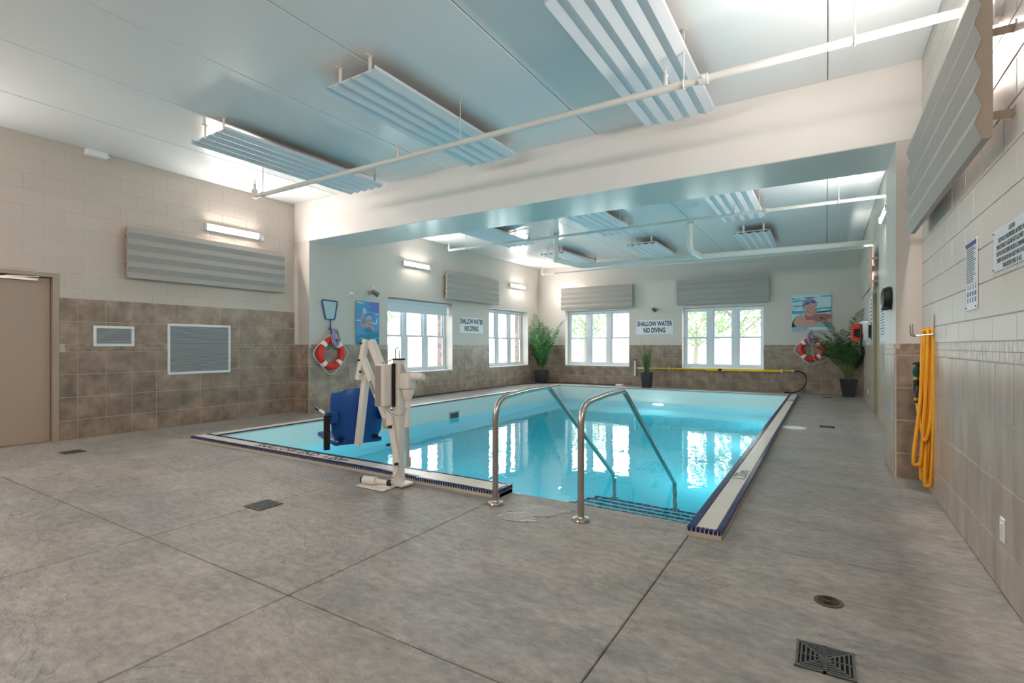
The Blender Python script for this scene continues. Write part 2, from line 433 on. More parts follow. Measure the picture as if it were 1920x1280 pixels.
# ---- walls (mesh = backing, tiles and blocks are children)
def wall_cells(lo, hi, z0, z1, holes):
    """rectangles of a wall strip lo..hi left over round the openings"""
    out = []; cur = lo
    for (a, b, c, d) in sorted(holes):
        if a > cur: out.append((cur, a, z0, z1))
        if c > z0: out.append((a, b, z0, c))
        if d < z1: out.append((a, b, d, z1))
        cur = b
    if cur < hi: out.append((cur, hi, z0, z1))
    return out
WIN_L = [(8.40, 10.75, .605, 2.36), (12.50, 14.80, .605, 2.36)]
WIN_B = [(-7.456, -5.249, .60, 2.39), (-3.641, -1.466, .60, 2.36)]
DOOR1 = (1.58, 2.50, -.05, 2.125)
DOOR2 = (10.71, 11.75, -.05, 2.20)
T = .011                                  # how far tiles stand proud of the backing
def build_wall(name, fixed, sgn, axis, lo, hi, holes, thick, paint, brick=True, outer=None):
    b = MB()
    def put(u0, u1, z0, z1, d0, d1, mi):
        if axis == 'x': a, c = (fixed + sgn*d0, u0, z0), (fixed + sgn*d1, u1, z1)
        else: a, c = (u0, fixed + sgn*d0, z0), (u1, fixed + sgn*d1, z1)
        b.box([min(p, q) for p, q in zip(a, c)], [max(p, q) for p, q in zip(a, c)], mi)
    for r in wall_cells(lo, hi, -.25, ZC + .1, holes): put(*r, 0, .29, 0)
    if brick:
        hs = [(a+.03, c-.03, z0+.02, z1-.02) for a, c, z0, z1 in (outer if outer is not None else holes)]
        for r in wall_cells(lo, hi, -.5, ZC + .3, hs): put(*r, .29, .29 + thick, 1)
    return struct(b.build(name, [paint, M['brick']]))
wall_left = build_wall('wall_left', XL, -1, 'x', YF - .3, YB + .5, [DOOR1] + WIN_L, .2, M['wall'], True, WIN_L)
wall_back = build_wall('wall_back', YB, 1, 'y', XL, XR + .3, WIN_B, .2, M['wall'])
wall_right = build_wall('wall_right', XR, 1, 'x', YF - .3, YB, [DOOR2], .2, M['wall'], False)
wall_front = build_wall('wall_front', YF, -1, 'y', XL, XR, [], .2, M['wall'], False)

_tc = {}
def tile_mesh(wd, ht, t, m, ch):
    k = (round(wd, 3), round(ht, 3), t, m.name)
    if k not in _tc:
        a, b = wd/2, ht/2
        vs = [(-a,0,-b),(a,0,-b),(a,0,b),(-a,0,b),(-a,t-ch*.6,-b),(a,t-ch*.6,-b),(a,t-ch*.6,b),(-a,t-ch*.6,b),
              (-a+ch,t,-b+ch),(a-ch,t,-b+ch),(a-ch,t,b-ch),(-a+ch,t,b-ch)]
        fs = []
        for i in range(4):
            j = (i+1) % 4; fs += [(i, i+4, j+4, j), (i+4, i+8, j+8, j+4)]
        fs.append((8, 11, 10, 9))
        me = bpy.data.meshes.new('tile'); me.from_pydata(vs, [], fs); me.materials.append(m)
        bm = bmesh.new(); bm.from_mesh(me); bmesh.ops.recalc_face_normals(bm, faces=bm.faces[:]); bm.to_mesh(me); bm.free()
        # open back: make sure the front looks along +Y
        if me.polygons[-1].normal.y < 0:
            me.flip_normals()
        _tc[k] = me
    return _tc[k]
def minus(r, h):
    a, b, c, d = r; e, f, g, i = h
    if e >= b or f <= a or g >= d or i <= c: return [r]
    out = []
    if e > a: out.append((a, e, c, d))
    if f < b: out.append((f, b, c, d))
    a2, b2 = max(a, e), min(b, f)
    if g > c: out.append((a2, b2, c, g))
    if i < d: out.append((a2, b2, i, d))
    return out
def grid(parent, name, axis, fixed, face, lo, hi, start, pitch, rows, holes, m, g=.0075, t=T, ch=.003, stagger=0):
    """lay tiles or blocks on a wall plane; face = outward direction (+1/-1) along axis"""
    rz = {('x', 1): -PI/2, ('x', -1): PI/2, ('y', 1): 0, ('y', -1): PI}[(axis, face)]
    for ri, (z0, z1) in enumerate(rows):
        u = start + (stagger if ri % 2 else 0)
        while u > lo: u -= pitch
        while u < hi - .01:
            r = (max(u, lo), min(u + pitch, hi), z0, z1); u += pitch
            if r[1] - r[0] < .02: continue
            cells = [r]
            for h in holes: cells = [q for c in cells for q in minus(c, h)]
            for a, b, c, d in cells:
                if b - a < .03 or d - c < .03: continue
                me = tile_mesh(b - a - g, d - c - g, t, m, ch)
                um, zm = (a+b)/2, (c+d)/2
                piece(name, me, parent, (fixed, um, zm) if axis == 'x' else (um, fixed, zm), rz)
def backing(parent, axis, fixed, face, lo, hi, z0, z1, holes, m, t=.006):
    b = MB()
    hs = [h for h in holes if h[1] > lo and h[0] < hi and h[2] < z1]
    hs = [(max(h[0], lo), min(h[1], hi), h[2], min(h[3], z1)) for h in hs]
    for u0, u1, c, d in wall_cells(lo, hi, z0, z1, hs):
        if axis == 'x': b.box((min(fixed, fixed+face*t), u0, c), (max(fixed, fixed+face*t), u1, d))
        else: b.box((u0, min(fixed, fixed+face*t), c), (u1, max(fixed, fixed+face*t), d))
    return b.build('grout_bed', m, parent)
def mosaic(parent, axis, fixed, face, lo, hi, z0, z1, nrow, pitch, holes, m, t=T):
    b = MB(); h = (z1 - z0) / nrow
    for k in range(nrow):
        u = lo + (pitch * .37 if k % 2 else 0); zz = z0 + k * h
        while u < hi - .01:
            p = pitch * random.uniform(.75, 1.25); a, c = u, min(u + p, hi); u += p
            if any(a < H[1] and c > H[0] and zz < H[3] and zz + h > H[2] for H in holes): continue
            a, c = a + .002, c - .002
            if axis == 'x': b.box((min(fixed, fixed+face*t), a, zz+.002), (max(fixed, fixed+face*t), c, zz+h-.002))
            else: b.box((a, min(fixed, fixed+face*t), zz+.002), (c, max(fixed, fixed+face*t), zz+h-.002))
    return b.build('listel', m, parent, kind='stuff')
ROWS = [(0, .258), (.258, .560), (.560, .862), (.862, 1.160)]
ROWS_UP = [(1.262, 1.564), (1.564, 1.868)]
# left wall, near room: tiles to 1.87 with a mosaic listel, painted blocks above
D1F = (DOOR1[0]-.06, DOOR1[1]+.06, -.1, 2.185)
backing(wall_left, 'x', XL, 1, YF, BY0, 0, 1.868, [D1F], M['grout'])
grid(wall_left, 'tile', 'x', XL, 1, 2.0, BY0, 2.75, .3145, ROWS + ROWS_UP, [D1F], M['tile'])
mosaic(wall_left, 'x', XL, 1, 2.0, BY0, 1.160, 1.262, 2, .085, [D1F], M['listel'])
BR = [(1.868, 1.995)] + [(1.995 + .2*k, 2.195 + .2*k) for k in range(9)] + [(3.795, ZC)]
grid(wall_left, 'block', 'x', XL, 1, 1.7, BY0, 2.41, .41, BR, [D1F], M['block'], g=.0025, t=.0035, ch=.0025, stagger=.205)
# left wall, far room
backing(wall_left, 'x', XL, 1, BY1, YB, 0, 1.262, WIN_L, M['grout'])
grid(wall_left, 'tile', 'x', XL, 1, BY1, YB, 7.2, .3145, ROWS, WIN_L, M['tile_w'])
mosaic(wall_left, 'x', XL, 1, BY1, YB, 1.160, 1.262, 2, .085, WIN_L, M['listel_r'])
# back wall
backing(wall_back, 'y', YB, -1, XL, XR, 0, 1.262, WIN_B, M['grout'])
grid(wall_back, 'tile', 'y', YB, -1, XL, XR, -8.3, .3145, ROWS, WIN_B, M['tile'])
mosaic(wall_back, 'y', YB, -1, XL, XR, 1.160, 1.262, 2, .085, WIN_B, M['listel'])
# right wall, near room
backing(wall_right, 'x', XR, -1, 2.0, BY0, 0, 1.262, [], M['grout'])
RR = [(0, .236), (.236, .546), (.546, .848), (.848, 1.155)]
grid(wall_right, 'tile', 'x', XR, -1, 2.2, BY0, 3.28, .3145, RR, [], M['tile_glare'])
mosaic(wall_right, 'x', XR, -1, 2.2, BY0, 1.155, 1.262, 2, .075, [], M['listel_r'])
BRR = [(1.262, 1.395)] + [(1.395 + .2*k, 1.595 + .2*k) for k in range(12)] + [(3.795, ZC)]
grid(wall_right, 'block', 'x', XR, -1, 1.8, BY0, 3.245, .41, BRR, [], M['block_r'], g=.006, t=.009, ch=.004, stagger=.205)
# right wall, far room
D2F = (DOOR2[0]-.05, DOOR2[1]+.05, -.1, 2.25)
backing(wall_right, 'x', XR, -1, BY1, YB, 0, 1.262, [D2F], M['grout'])
grid(wall_right, 'tile', 'x', XR, -1, BY1, YB, 7.2, .3145, RR, [D2F], M['tile_glare'])
mosaic(wall_right, 'x', XR, -1, BY1, YB, 1.155, 1.262, 2, .075, [D2F], M['listel_r'])

# ---- beam and the two pillars that carry it
b = MB(); b.bbox((XL, BY0, BZ), (XR, BY1, ZC+.03), .008)
struct(b.build('trim_1', M['beam']))
b = MB(); b.box((XL, BY0, 0), (PLX, BY1, BZ)); pil_l = struct(b.build('trim_2', M['wall']))
b = MB(); b.box((PRX, BY0, 0), (XR, BY1, BZ)); pil_r = struct(b.build('trim_3', M['wall']))
for pil, tm, lm in ((pil_l, M['tile'], M['listel']), (pil_r, M['tile'], M['listel'])):
    a, c = (XL, PLX) if pil is pil_l else (PRX, XR)
    backing(pil, 'y', BY0, -1, a, c, 0, 1.262, [], M['grout'])
    grid(pil, 'tile', 'y', BY0, -1, a, c, a, .3145, ROWS if pil is pil_l else RR, [], tm)
    mosaic(pil, 'y', BY0, -1, a, c, 1.158, 1.262, 2, .08, [], lm)
backing(pil_l, 'x', PLX, 1, BY0, BY1, 0, 1.262, [], M['grout'])
grid(pil_l, 'tile', 'x', PLX, 1, BY0, BY1, BY0 - .17, .3145, ROWS, [], M['tile_w'])
mosaic(pil_l, 'x', PLX, 1, BY0, BY1, 1.158, 1.262, 2, .08, [], M['listel'])
backing(pil_r, 'x', PRX, -1, BY0, BY1, 0, 1.262, [], M['grout'])
grid(pil_r, 'tile', 'x', PRX, -1, BY0, BY1, BY0, .3145, RR, [], M['tile_glare'])
mosaic(pil_r, 'x', PRX, -1, BY0, BY1, 1.158, 1.262, 2, .08, [], M['listel_r'])

# ---- doors
b = MB(); b.bbox((XL-.105, DOOR1[0]+.01, .009), (XL-.06, DOOR1[1]-.012, DOOR1[3]-.01), .003)
door1 = struct(b.build('door_1', M['door']))
b = MB(); y0, y1, zt = DOOR1[0], DOOR1[1], DOOR1[3]
for ya, yb in ((y0-.055, y0+.006), (y1-.006, y1+.055)): b.bbox((XL-.2, ya, 0), (XL+.022, yb, zt+.055), .004)
b.bbox((XL-.2, y0, zt-.006), (XL+.022, y1, zt+.055), .004)
b.box((XL-.2, y0, -.03), (XL+.0, y1, .006))
for ya, yb in ((y0, y0+.018), (y1-.018, y1)): b.box((XL-.2, ya, 0), (XL-.106, yb, zt))
b.box((XL-.2, y0, zt-.018), (XL-.106, y1, zt))
b.build('door_frame', M['frame'], door1)
b = MB(); b.bbox((XL-.058, 1.72, 2.062), (XL-.02, 2.36, 2.098), .004); b.beam((XL-.03, 2.05, 2.1), (XL-.012, 2.36, 2.115), .02, .012)
b.build('door_closer', M['steel'], door1)
b = MB(); b.bbox((XR+.13, DOOR2[0]+.01, .01), (XR+.175, DOOR2[1]-.01, DOOR2[3]-.01), .003)
door2 = struct(b.build('door_2', M['door']))
b = MB(); y0, y1, zt = DOOR2[0], DOOR2[1], DOOR2[3]
for ya, yb in ((y0-.05, y0+.012), (y1-.012, y1+.05)): b.bbox((XR-.022, ya, 0), (XR+.2, yb, zt+.05), .004)
b.bbox((XR-.022, y0, zt-.012), (XR+.2, y1, zt+.05), .004)
b.box((XR-.0, y0, -.03), (XR+.2, y1, .004))
b.build('door_frame', M['olive'], door2)

# ---- windows: three double-hung units each
def window(n, axis, lo, hi, z0, z1, units=3):
    P = (lambda u, d, z: (XL - d, u, z)) if axis == 'x' else (lambda u, d, z: (u, YB + d, z))
    def bx(b, u0, u1, d0, d1, za, zb, c=.004):
        p, q = P(u0, d0, za), P(u1, d1, zb)
        b.bbox([min(i, j) for i, j in zip(p, q)], [max(i, j) for i, j in zip(p, q)], c)
    D0, D1 = .24, .31
    f = MB()
    bx(f, lo, lo+.06, D0, D1, z0, z1); bx(f, hi-.06, hi, D0, D1, z0, z1)
    bx(f, lo+.06, hi-.06, D0, D1, z1-.07, z1); bx(f, lo+.06, hi-.06, D0, D1, z0, z0+.06)
    fr = struct(f.build('window_%d' % n, M['vinyl']))
    uw = (hi - lo - .12) / units
    for k in range(1, units):
        m = MB(); c = lo + .06 + uw * k; bx(m, c-.07, c+.07, D0-.005, D1, z0+.06, z1-.07); m.build('mullion', M['vinyl'], fr)
    zm = (z0 + z1) / 2
    for k in range(units):
        a = lo + .06 + uw*k + (.07 if k else 0); c = lo + .06 + uw*(k+1) - (.07 if k < units-1 else 0)
        for za, zb, dd in ((z0+.06, zm+.02, 0), (zm-.02, z1-.07, .028)):
            s = MB(); d0, d1 = D0+.008+dd, D0+.034+dd; t = .046
            bx(s, a, a+t, d0, d1, za, zb, .003); bx(s, c-t, c, d0, d1, za, zb, .003)
            bx(s, a+t, c-t, d0, d1, za, za+t, .003); bx(s, a+t, c-t, d0, d1, zb-t, zb, .003)
            so = s.build('sash', M['vinyl'], fr)
            p = MB(); q0, q1 = P(a+t-.004, d0+.012, za+t-.004), P(c-t+.004, d0+.016, zb-t+.004)
            p.box([min(i, j) for i, j in zip(q0, q1)], [max(i, j) for i, j in zip(q0, q1)]); p.build('pane', M['pane'], so)
    s = MB(); bx(s, lo-.0, hi+.0, -.012, D0, z0-.018, z0+.004, .004); s.build('sill', M['white'], fr)
    r = MB()
    bx(r, lo+.015, hi-.015, D0-.05, D0-.004, z1-.06, z1-.012, .006); r.build('blind_rail', M['vinyl'], fr)
    return fr
window(1, 'x', *WIN_L[0]); window(2, 'x', *WIN_L[1]); window(3, 'y', *WIN_B[0]); window(4, 'y', *WIN_B[1])
y0, y1, z0, z1 = WIN_L[0]
rb = thing('roller_blind', 'short white roller blind half drawn at the top of the window nearest the lift', 'blind', (XL-.12, (y0+y1)/2, z1-.05))
b = MB(); b.tube([(XL-.13, y0+.02, z1-.055), (XL-.13, y1-.03, z1-.055)], .042, 14); b.build('blind_roll', M['vinyl'], rb, True)
b = MB(); b.box((XL-.148, y0+.03, z1-.30), (XL-.144, y1-.05, z1-.06)); b.build('blind_fabric', M['blind'], rb)
b = MB(); b.bbox((XL-.156, y0+.03, z1-.325), (XL-.136, y1-.05, z1-.297), .004); b.build('bottom_bar', M['vinyl'], rb)

# ------------------------------------------------------------------ pool
b = MB(); t = .2
b.box((PX0-t, PY0-.05, PZ-.2), (PX1+t, PY1+t, PZ))
ZB = -.56
for (a, c) in [((PX0-t, PY0-.04), (PX0, PY1+t)), ((PX1, PY0-.04), (PX1+t, PY1+t)), ((PX0, PY1), (PX1, PY1+t)), ((PX0, PY0-t), (PX1, PY0))]:
    b.box((a[0], a[1], PZ), (c[0], c[1], ZB), 0)
    top = -.03 if a[1] == PY0-t else CZ - .034
    if a[1] == PY0-t:
        b.box((PX0, a[1], ZB), (-2.29, c[1], CZ-.034), 1); b.box((-2.29, a[1]+.16, ZB), (PX1, c[1]-.035, -.03), 1)
    else: b.box((a[0], a[1], ZB), (c[0], c[1], top), 1)
pool = struct(b.build('pool_shell', [M['pool'], M['band']]))
pool['label'] = 'indoor pool basin'
# steps under the grab rails
st = MB(); nz = MB(); tr, ri = .254, .15
for k in range(1, 10):
    y0 = 3.685 + tr*(k-1); z1 = -ri*k
    st.box((-2.45, y0, PZ), (PX1, y0+tr, z1))
    x = -2.45
    while x < PX1 - .01:
        xe = min(x + .098, PX1)
        nz.box((x+.003, y0+tr-.052, z1), (xe-.003, y0+tr+.004, z1+.004)); nz.box((x+.003, y0+tr, z1-.05), (xe-.003, y0+tr+.004, z1)); x += .1
    y = y0
    while y < y0+tr-.02:
        nz.box((-2.45, y+.002, z1), (-2.40, min(y+.05, y0+tr)-.002, z1+.004)); nz.box((-2.454, y+.002, z1-.05), (-2.45, min(y+.05, y0+tr)-.002, z1)); y += .0508
st.build('steps', M['pool'], pool); nz.build('nosing_tiles', M['navy'], pool, kind='stuff')
b = MB()
x = -2.29
while x < PX1 - .02:
    xe = min(x + .05, PX1); b.box((x+.002, 3.684, -.05), (xe-.002, 3.692, -.003)); x += .05
b.build('edge_tiles', M['navy'], pool, kind='stuff')
wb = MB(); wb.box((PX0-.05, PY0-.03, PZ-.05), (PX1+.05, PY1+.05, WZ))
water = tag(wb.build('pool_water', M['water']), 'still clear turquoise water filling the pool', 'water', kind='stuff')
# skimmer mouth and back-wall pool lamp; five unseen lamps added to light the water
sk = MB()
y0, y1, z0, z1 = 8.62, 8.96, -.40, -.19
for p, q in (((y0, z0), (y0+.03, z1)), ((y1-.03, z0), (y1, z1)), ((y0+.03, z0), (y1-.03, z0+.03)), ((y0+.03, z1-.03), (y1-.03, z1))):
    sk.box((PX0, p[0], p[1]), (PX0+.012, q[0], q[1]))
sk.build('skimmer_frame', M['lift_g'], pool)
b = MB(); b.box((PX0, y0+.03, z0+.03), (PX0+.004, y1-.03, z1-.03)); b.build('skimmer_mouth', M['green_g'], pool)
for right, o in (((1, 0, 0), (-3.9, PY1, -.62)), ((-1, 0, 0), (-3.4, PY0, -.75)), ((-1, 0, 0), (-5.6, PY0, -.75)), ((0, -1, 0), (PX1, 7.3, -.75)), ((0, -1, 0), (PX1, 9.9, -.75)), ((0, -1, 0), (PX1, 12.4, -.75))):
    X = axes(right, (0, 0, 1), o)
    b = MB(); b.lathe([(.0, 0), (.18, 0), (.18, .02), (.165, .03), (.15, .02), (0, .02)], (0, 0, 0), 24, X=X); lp = b.build('pool_or_fill_lamp', M['pure'], pool, True)
    b = MB(); b.lathe([(.0, .021), (.15, .021), (.11, .036), (.0, .042)], (0, 0, 0), 20, X=X); b.build('lamp_lens', M['poolglow'], lp, True)
# coping: cream tiles with navy bullnose rows
def coping(label, x0, x1, y0, y1, edges, sets, seg=.305, drop=.03):
    b = MB(); b.box((x0, y0, CZ-.034 if len(edges) == 1 else -.02), (x1, y1, CZ-.006))
    o = b.build('pool_coping', M['creamg']); o['kind'] = 'structure'; o['label'] = label
    X = [a for a in edges]
    ix0, ix1, iy0, iy1 = x0 + sets[0], x1 - sets[1], y0 + sets[2], y1 - sets[3]
    longx = (x1 - x0) > (y1 - y0); u = ix0 if longx else iy0; end = ix1 if longx else iy1
    while u < end - .01:
        v = min(u + seg, end); c = MB()
        if longx: c.bbox((u+.001, iy0, CZ-.012), (v-.001, iy1, CZ), .002)
        else: c.bbox((ix0, u+.001, CZ-.012), (ix1, v-.001, CZ), .002)
        c.build('coping_tile', M['cream'], o); u = v
    n = MB()
    for e in edges:                       # navy rows, small tiles, a soft nose
        lo, hi = (x0, x1) if e in 'SN' else (y0, y1); u = lo
        while u < hi - .008:
            v = min(u + .0268, hi)
            if e == 'S': n.bbox((u+.0012, y0-.004, CZ-drop), (v-.0012, y0+sets[2]-.002, CZ+.002), .006)
            if e == 'N': n.bbox((u+.0012, y1-sets[3]+.002, CZ-drop), (v-.0012, y1+.004, CZ+.002), .006)
            if e == 'W': n.bbox((x0-.004, u+.0012, CZ-drop), (x0+sets[0]-.002, v-.0012, CZ+.002), .004)
            if e == 'E': n.bbox((x1-sets[1]+.002, u+.0012, CZ-drop), (x1+.004, v-.0012, CZ+.002), .004)
            u = v
    n.build('navy_edge_tiles', M['navy'], o, kind='stuff')
    return o
cop_f = coping('front coping left of the lift post', PX0-.2, -3.16, 3.485, PY0, 'SN', (.0, 0, .045, .05))
coping('front coping between lift and rails', -3.16, -2.29, 3.455, PY0, 'SNE', (0, .04, .04, .03))
cop_r = coping('right coping', PX1, -.57, 3.46, PY1+.23, 'WES', (.05, .035, .035, .0))
coping('left coping', PX0-.2, PX0, PY0, PY1+.23, 'E', (0, .028, 0, 0), drop=.016)
coping('back coping', PX0, PX1, PY1, PY1+.23, 'S', (0, 0, .028, 0), drop=.012)
lettering('SHALLOW END  1.20m', .155, M['navyg'], cop_f, (1, 0, 0), (0, 1, 0), (-5.0, 3.60, CZ+.0006), sx=1.02, bold=.002)
lettering('1.20m', .15, M['navyg'], cop_r, (0, 1, 0), (-1, 0, 0), (-.665, 5.1, CZ+.0006), sx=1.05, bold=.002)
lettering('1.20m', .15, M['navyg'], cop_r, (0, 1, 0), (-1, 0, 0), (-.665, 12.6, CZ+.0006), sx=1.05, bold=.002)

# ---- grab rails
def grab_rail(x, label, ya=3.345, top=.855):
    t = thing('grab_rail', label, 'handrail', (x, ya, 0), 'stainless pool grab rails')
    path = bend([(x, ya, .01), (x, ya, top-.03), (x, ya+.88, top+.0), (x, 5.97, -.34), (x, 6.0, -1.36)], .2, 7)
    # tighter elbows at the far bends
    p1 = bend([(x, ya, .01), (x, ya, top-.035), (x, ya+.5, top-.005)], .17, 8)
    p2 = bend([(x, ya+.5, top-.005), (x, ya+.90, top), (x, 5.965, -.335), (x, 5.99, -1.34)], .06, 5)
    b = MB(); b.tube(p1 + p2[1:], .0235, 14); b.build('rail', M['steel'], t, True)
    b = MB(); b.lathe([(.064, 0), (.066, .006), (.062, .016), (.03, .022), (.026, .03)], (x, ya, 0), 24); b.build('flange', M['steel'], t, True)
    b = MB(); b.lathe([(.05, 0), (.05, .008), (.026, .016)], (x, 5.99, -1.35), 18); b.build('foot_flange', M['steel'], t, True)
grab_rail(-2.215, 'left stainless steel grab rail at the pool steps, beside the short coping end')
grab_rail(-1.487, 'right stainless steel grab rail at the pool steps, nearer the right coping')

# ------------------------------------------------------------------ pool lift
YL = 3.33
lift = thing('pool_lift', 'white pool lift with blue plastic seat standing beside the front coping', 'pool lift', (-3.235, YL, 0))
b = MB(); b.bbox((-3.275, YL-.04, .03), (-3.195, YL+.04, 1.115), .006); b.build('post', M['lift'], lift)
b = MB(); b.bbox((-3.278, YL-.043, 1.113), (-3.192, YL+.043, 1.128), .004); b.build('post_cap', M['black'], lift)
b = MB(); b.bbox((-3.36, YL-.075, .012), (-3.12, YL+.075, .035), .005); b.bbox((-3.315, YL-.15, .014), (-3.20, YL-.07, .026), .004)
b.build('base_plate', M['lift'], lift)
b = MB(); b.lathe([(.035, 0), (.038, .006), (.03, .014)], (-3.26, YL-.115, 0), 16); b.build('foot', M['black'], lift)
b = MB(); b.tube(arc((-3.25, YL, 1.2), .024, 0, PI, 8, (1, 0, 0), (0, 0, 1))[::1], .005, 8)
b.tube([(-3.274, YL, 1.2), (-3.274, YL, 1.125)], .005, 8); b.tube([(-3.226, YL, 1.2), (-3.226, YL, 1.125)], .005, 8)
b.build('lifting_loop', M['steel'], lift, True)
b = MB(); b.bbox((-3.36, YL-.175, .71), (-3.243, YL-.055, 1.08), .012); bat = b.build('battery_box', M['lift'], lift)
b = MB(); b.bbox((-3.342, YL-.181, .725), (-3.275, YL-.174, 1.065), .003); b.build('battery_cover', M['lift_d'], bat)
b = MB(); b.bbox((-3.243, YL-.082, .705), (-3.232, YL-.04, 1.085), .003); b.build('battery_bracket', M['black'], lift)
b = MB(); b.tube(bend([(-3.32, YL-.11, 1.08), (-3.32, YL-.11, 1.10), (-3.27, YL-.09, 1.105), (-3.25, YL-.06, 1.12)], .02), .006, 8); b.build('cable', M['lift_g'], lift, True); b = MB()
b.tube(bend([(-3.29, YL-.1, .71), (-3.28, YL-.09, .66), (-3.15, YL-.06, .62), (-3.10, YL-.04, .70)], .05), .004, 6); b.build('cable', M['lift_g'], lift, True); b = MB()
b.tube(bend([(-3.18, YL-.05, .20), (-3.2, YL-.06, .10), (-3.30, YL-.09, .05), (-3.42, YL-.14, .05)], .05), .004, 6)
b.build('cable', M['lift_g'], lift, True)
b = MB(); b.bbox((-3.19, YL-.05, .86), (-3.07, YL+.05, 1.0), .018); b.lathe([(.055, 0), (.05, -.04), (.032, -.09)], (-3.125, YL, .86), 14)
gear = b.build('gearbox', M['lift'], lift, True)
b = MB(); b.cyl((-3.09, YL, .968), (-2.985, YL, .972), .034, 16); b.cyl((-2.985, YL, .972), (-2.945, YL, .974), .034, 16, r2=.026); b.build('motor', M['lift'], gear, True)
b = MB(); b.prism([(0, 0), (.11, -.17), (.075, -.185), (-.01, -.06)], (-3.20, YL-.01, 1.085), (1, 0, 0), (0, 0, 1), (0, .02, 0)); b.cyl((-3.11, YL-.03, .99), (-3.11, YL+.03, .99), .02, 12)
b.build('actuator_bracket', M['lift_g'], lift)
b = MB(); b.cyl((-3.12, YL, .80), (-3.135, YL, .53), .024, 14); b.build('actuator_tube', M['lift'], lift, True)
b = MB(); b.cyl((-3.134, YL, .53), (-3.125, YL, .24), .015, 12); b.bbox((-3.14, YL-.012, .18), (-3.095, YL+.012, .27), .008); b.build('actuator_rod', M['lift_g'], lift, True)
# boom: paired arms from post to the chair link
b = MB(); b.beam((-3.585, YL+.0, 1.285), (-3.255, YL+.0, .70), .062, .062, up=(0, 1, 0)); b.build('upper_arm', M['lift'], lift)
b = MB(); b.beam((-3.655, YL-.025, 1.12), (-3.335, YL-.025, .545), .05, .05, up=(0, 1, 0)); la = b.build('lower_arm', M['lift'], lift)
d = (Vector((-3.335, 0, .545)) - Vector((-3.655, 0, 1.12))).normalized()
b = MB(); p = Vector((-3.655, YL-.0512, 1.12)) + d * .23; b.beam(p, p + d * .13, .002, .036, up=(d.z, 0, -d.x)); b.build('warning_label', M['lift_d'], la)
b = MB(); b.beam((-3.62, YL-.03, 1.295), (-3.715, YL-.03, .925), .05, .045, up=(0, 1, 0)); lk = b.build('chair_link', M['lift'], lift)
for q in ((-3.655, 1.262), (-3.68, 1.107), (-3.66, 1.0)):
    b = MB(); b.cyl((q[0], YL-.065, q[1]), (q[0], YL-.05, q[1]), .011, 10); b.build('bolt', M['black'], lk)
b = MB(); b.bbox((-3.39, YL-.06, .50), (-3.31, YL+.01, .60), .02); b.build('pivot_housing', M['lift_g'], lift)
b = MB(); b.prism([(-.11, .38), (-.05, .40), (.035, .03), (.012, -.02), (-.022, 0)], (-3.205, YL-.062, .20), (1, 0, 0), (0, 0, 1), (0, .014, 0))
b.prism([(-.05, .16), (0.0, .17), (.03, .02), (0, -.03), (-.035, 0)], (-3.275, YL-.075, .54), (1, 0, 0), (0, 0, 1), (0, .014, 0)); lv = b.build('lever', M['lift'], lift)
for q in ((-3.266, .528), (-3.287, .368), (-3.19, .21)):
    b = MB(); b.cyl((q[0], YL-.09, q[1]), (q[0], YL-.06, q[1]), .013, 10); b.build('bolt', M['black'], lv)
b = MB(); b.beam((-3.66, YL+.02, 1.02), (-3.775, YL+.02, .30), .055, .055, up=(0, 1, 0)); b.build('chair_mast', M['lift'], lift)
# stabiliser drive on the deck
b = MB(); b.cyl((-3.50, 3.17, .052), (-3.37, 3.19, .052), .036, 14); b.cyl((-3.37, 3.19, .052), (-3.22, 3.22, .05), .022, 12); b.bbox((-3.53, 3.10, .004), (-3.2, 3.26, .014), .003)
fm = b.build('foot_drive', M['lift'], lift, True)
b = MB(); b.cyl((-3.525, 3.166, .052), (-3.50, 3.17, .052), .028, 12); b.build('foot_drive_cap', M['black'], fm, True); b = MB(); b.cyl((-3.25, 3.213, .05), (-3.22, 3.22, .05), .027, 12); b.build('foot_drive_cap', M['black'], fm, True)
# seat
fa = math.radians(66); fv = Vector((-math.sin(fa), math.cos(fa), 0)); rv = fv.cross(Vector((0, 0, 1)))
CO = Vector((-3.80, 3.385, 0))
CX = Matrix(((rv.x, fv.x, 0, CO.x), (rv.y, fv.y, 0, CO.y), (0, 0, 1, 0), (0, 0, 0, 1)))     # x right, y forward, z up
bm = bmesh.new(); nx, nzz = 16, 14; G = []
for j in range(nzz + 1):
    v = j / nzz; z = .29 + .545 * v
    hw = .215 + .035 * math.sin(min(v * 1.6, 1) * PI * .5) - (.02 if v < .15 else 0)
    if v > .8: hw *= math.sqrt(max(1 - ((v - .8) / .2) ** 2 * .38, 0))
    row = []
    for i in range(nx + 1):
        u = i / nx * 2 - 1; zz = z + (.03 * (1 - u * u) if v == 0 else 0) - (.06 * abs(u) ** 4 if v > .95 else 0)
        row.append(bm.verts.new((u * hw, .075 * u * u - .02 * math.sin(v * PI), zz)))
    G.append(row)
for j in range(nzz):
    for i in range(nx): bm.faces.new((G[j][i], G[j][i+1], G[j+1][i+1], G[j+1][i]))
ret = bmesh.ops.extrude_face_region(bm, geom=bm.faces[:])
for v in [g for g in ret['geom'] if isinstance(g, bmesh.types.BMVert)]: v.co.y += .028
b = MB(); b.addbm(bm, X=CX); seatback = b.build('backrest', M['blue'], lift, True)
for u in (-.17, .17):
    b = MB(); b.box((u-.02, -.006+.06*u*u*4, .335), (u+.02, .03, .375), X=CX); b.build('drain_slot', M['navyg'], seatback)
b = MB(); b.bbox((-.235, .02, .30), (.235, .64, .355), .022, X=CX); b.build('seat', M['blue'], lift, True)
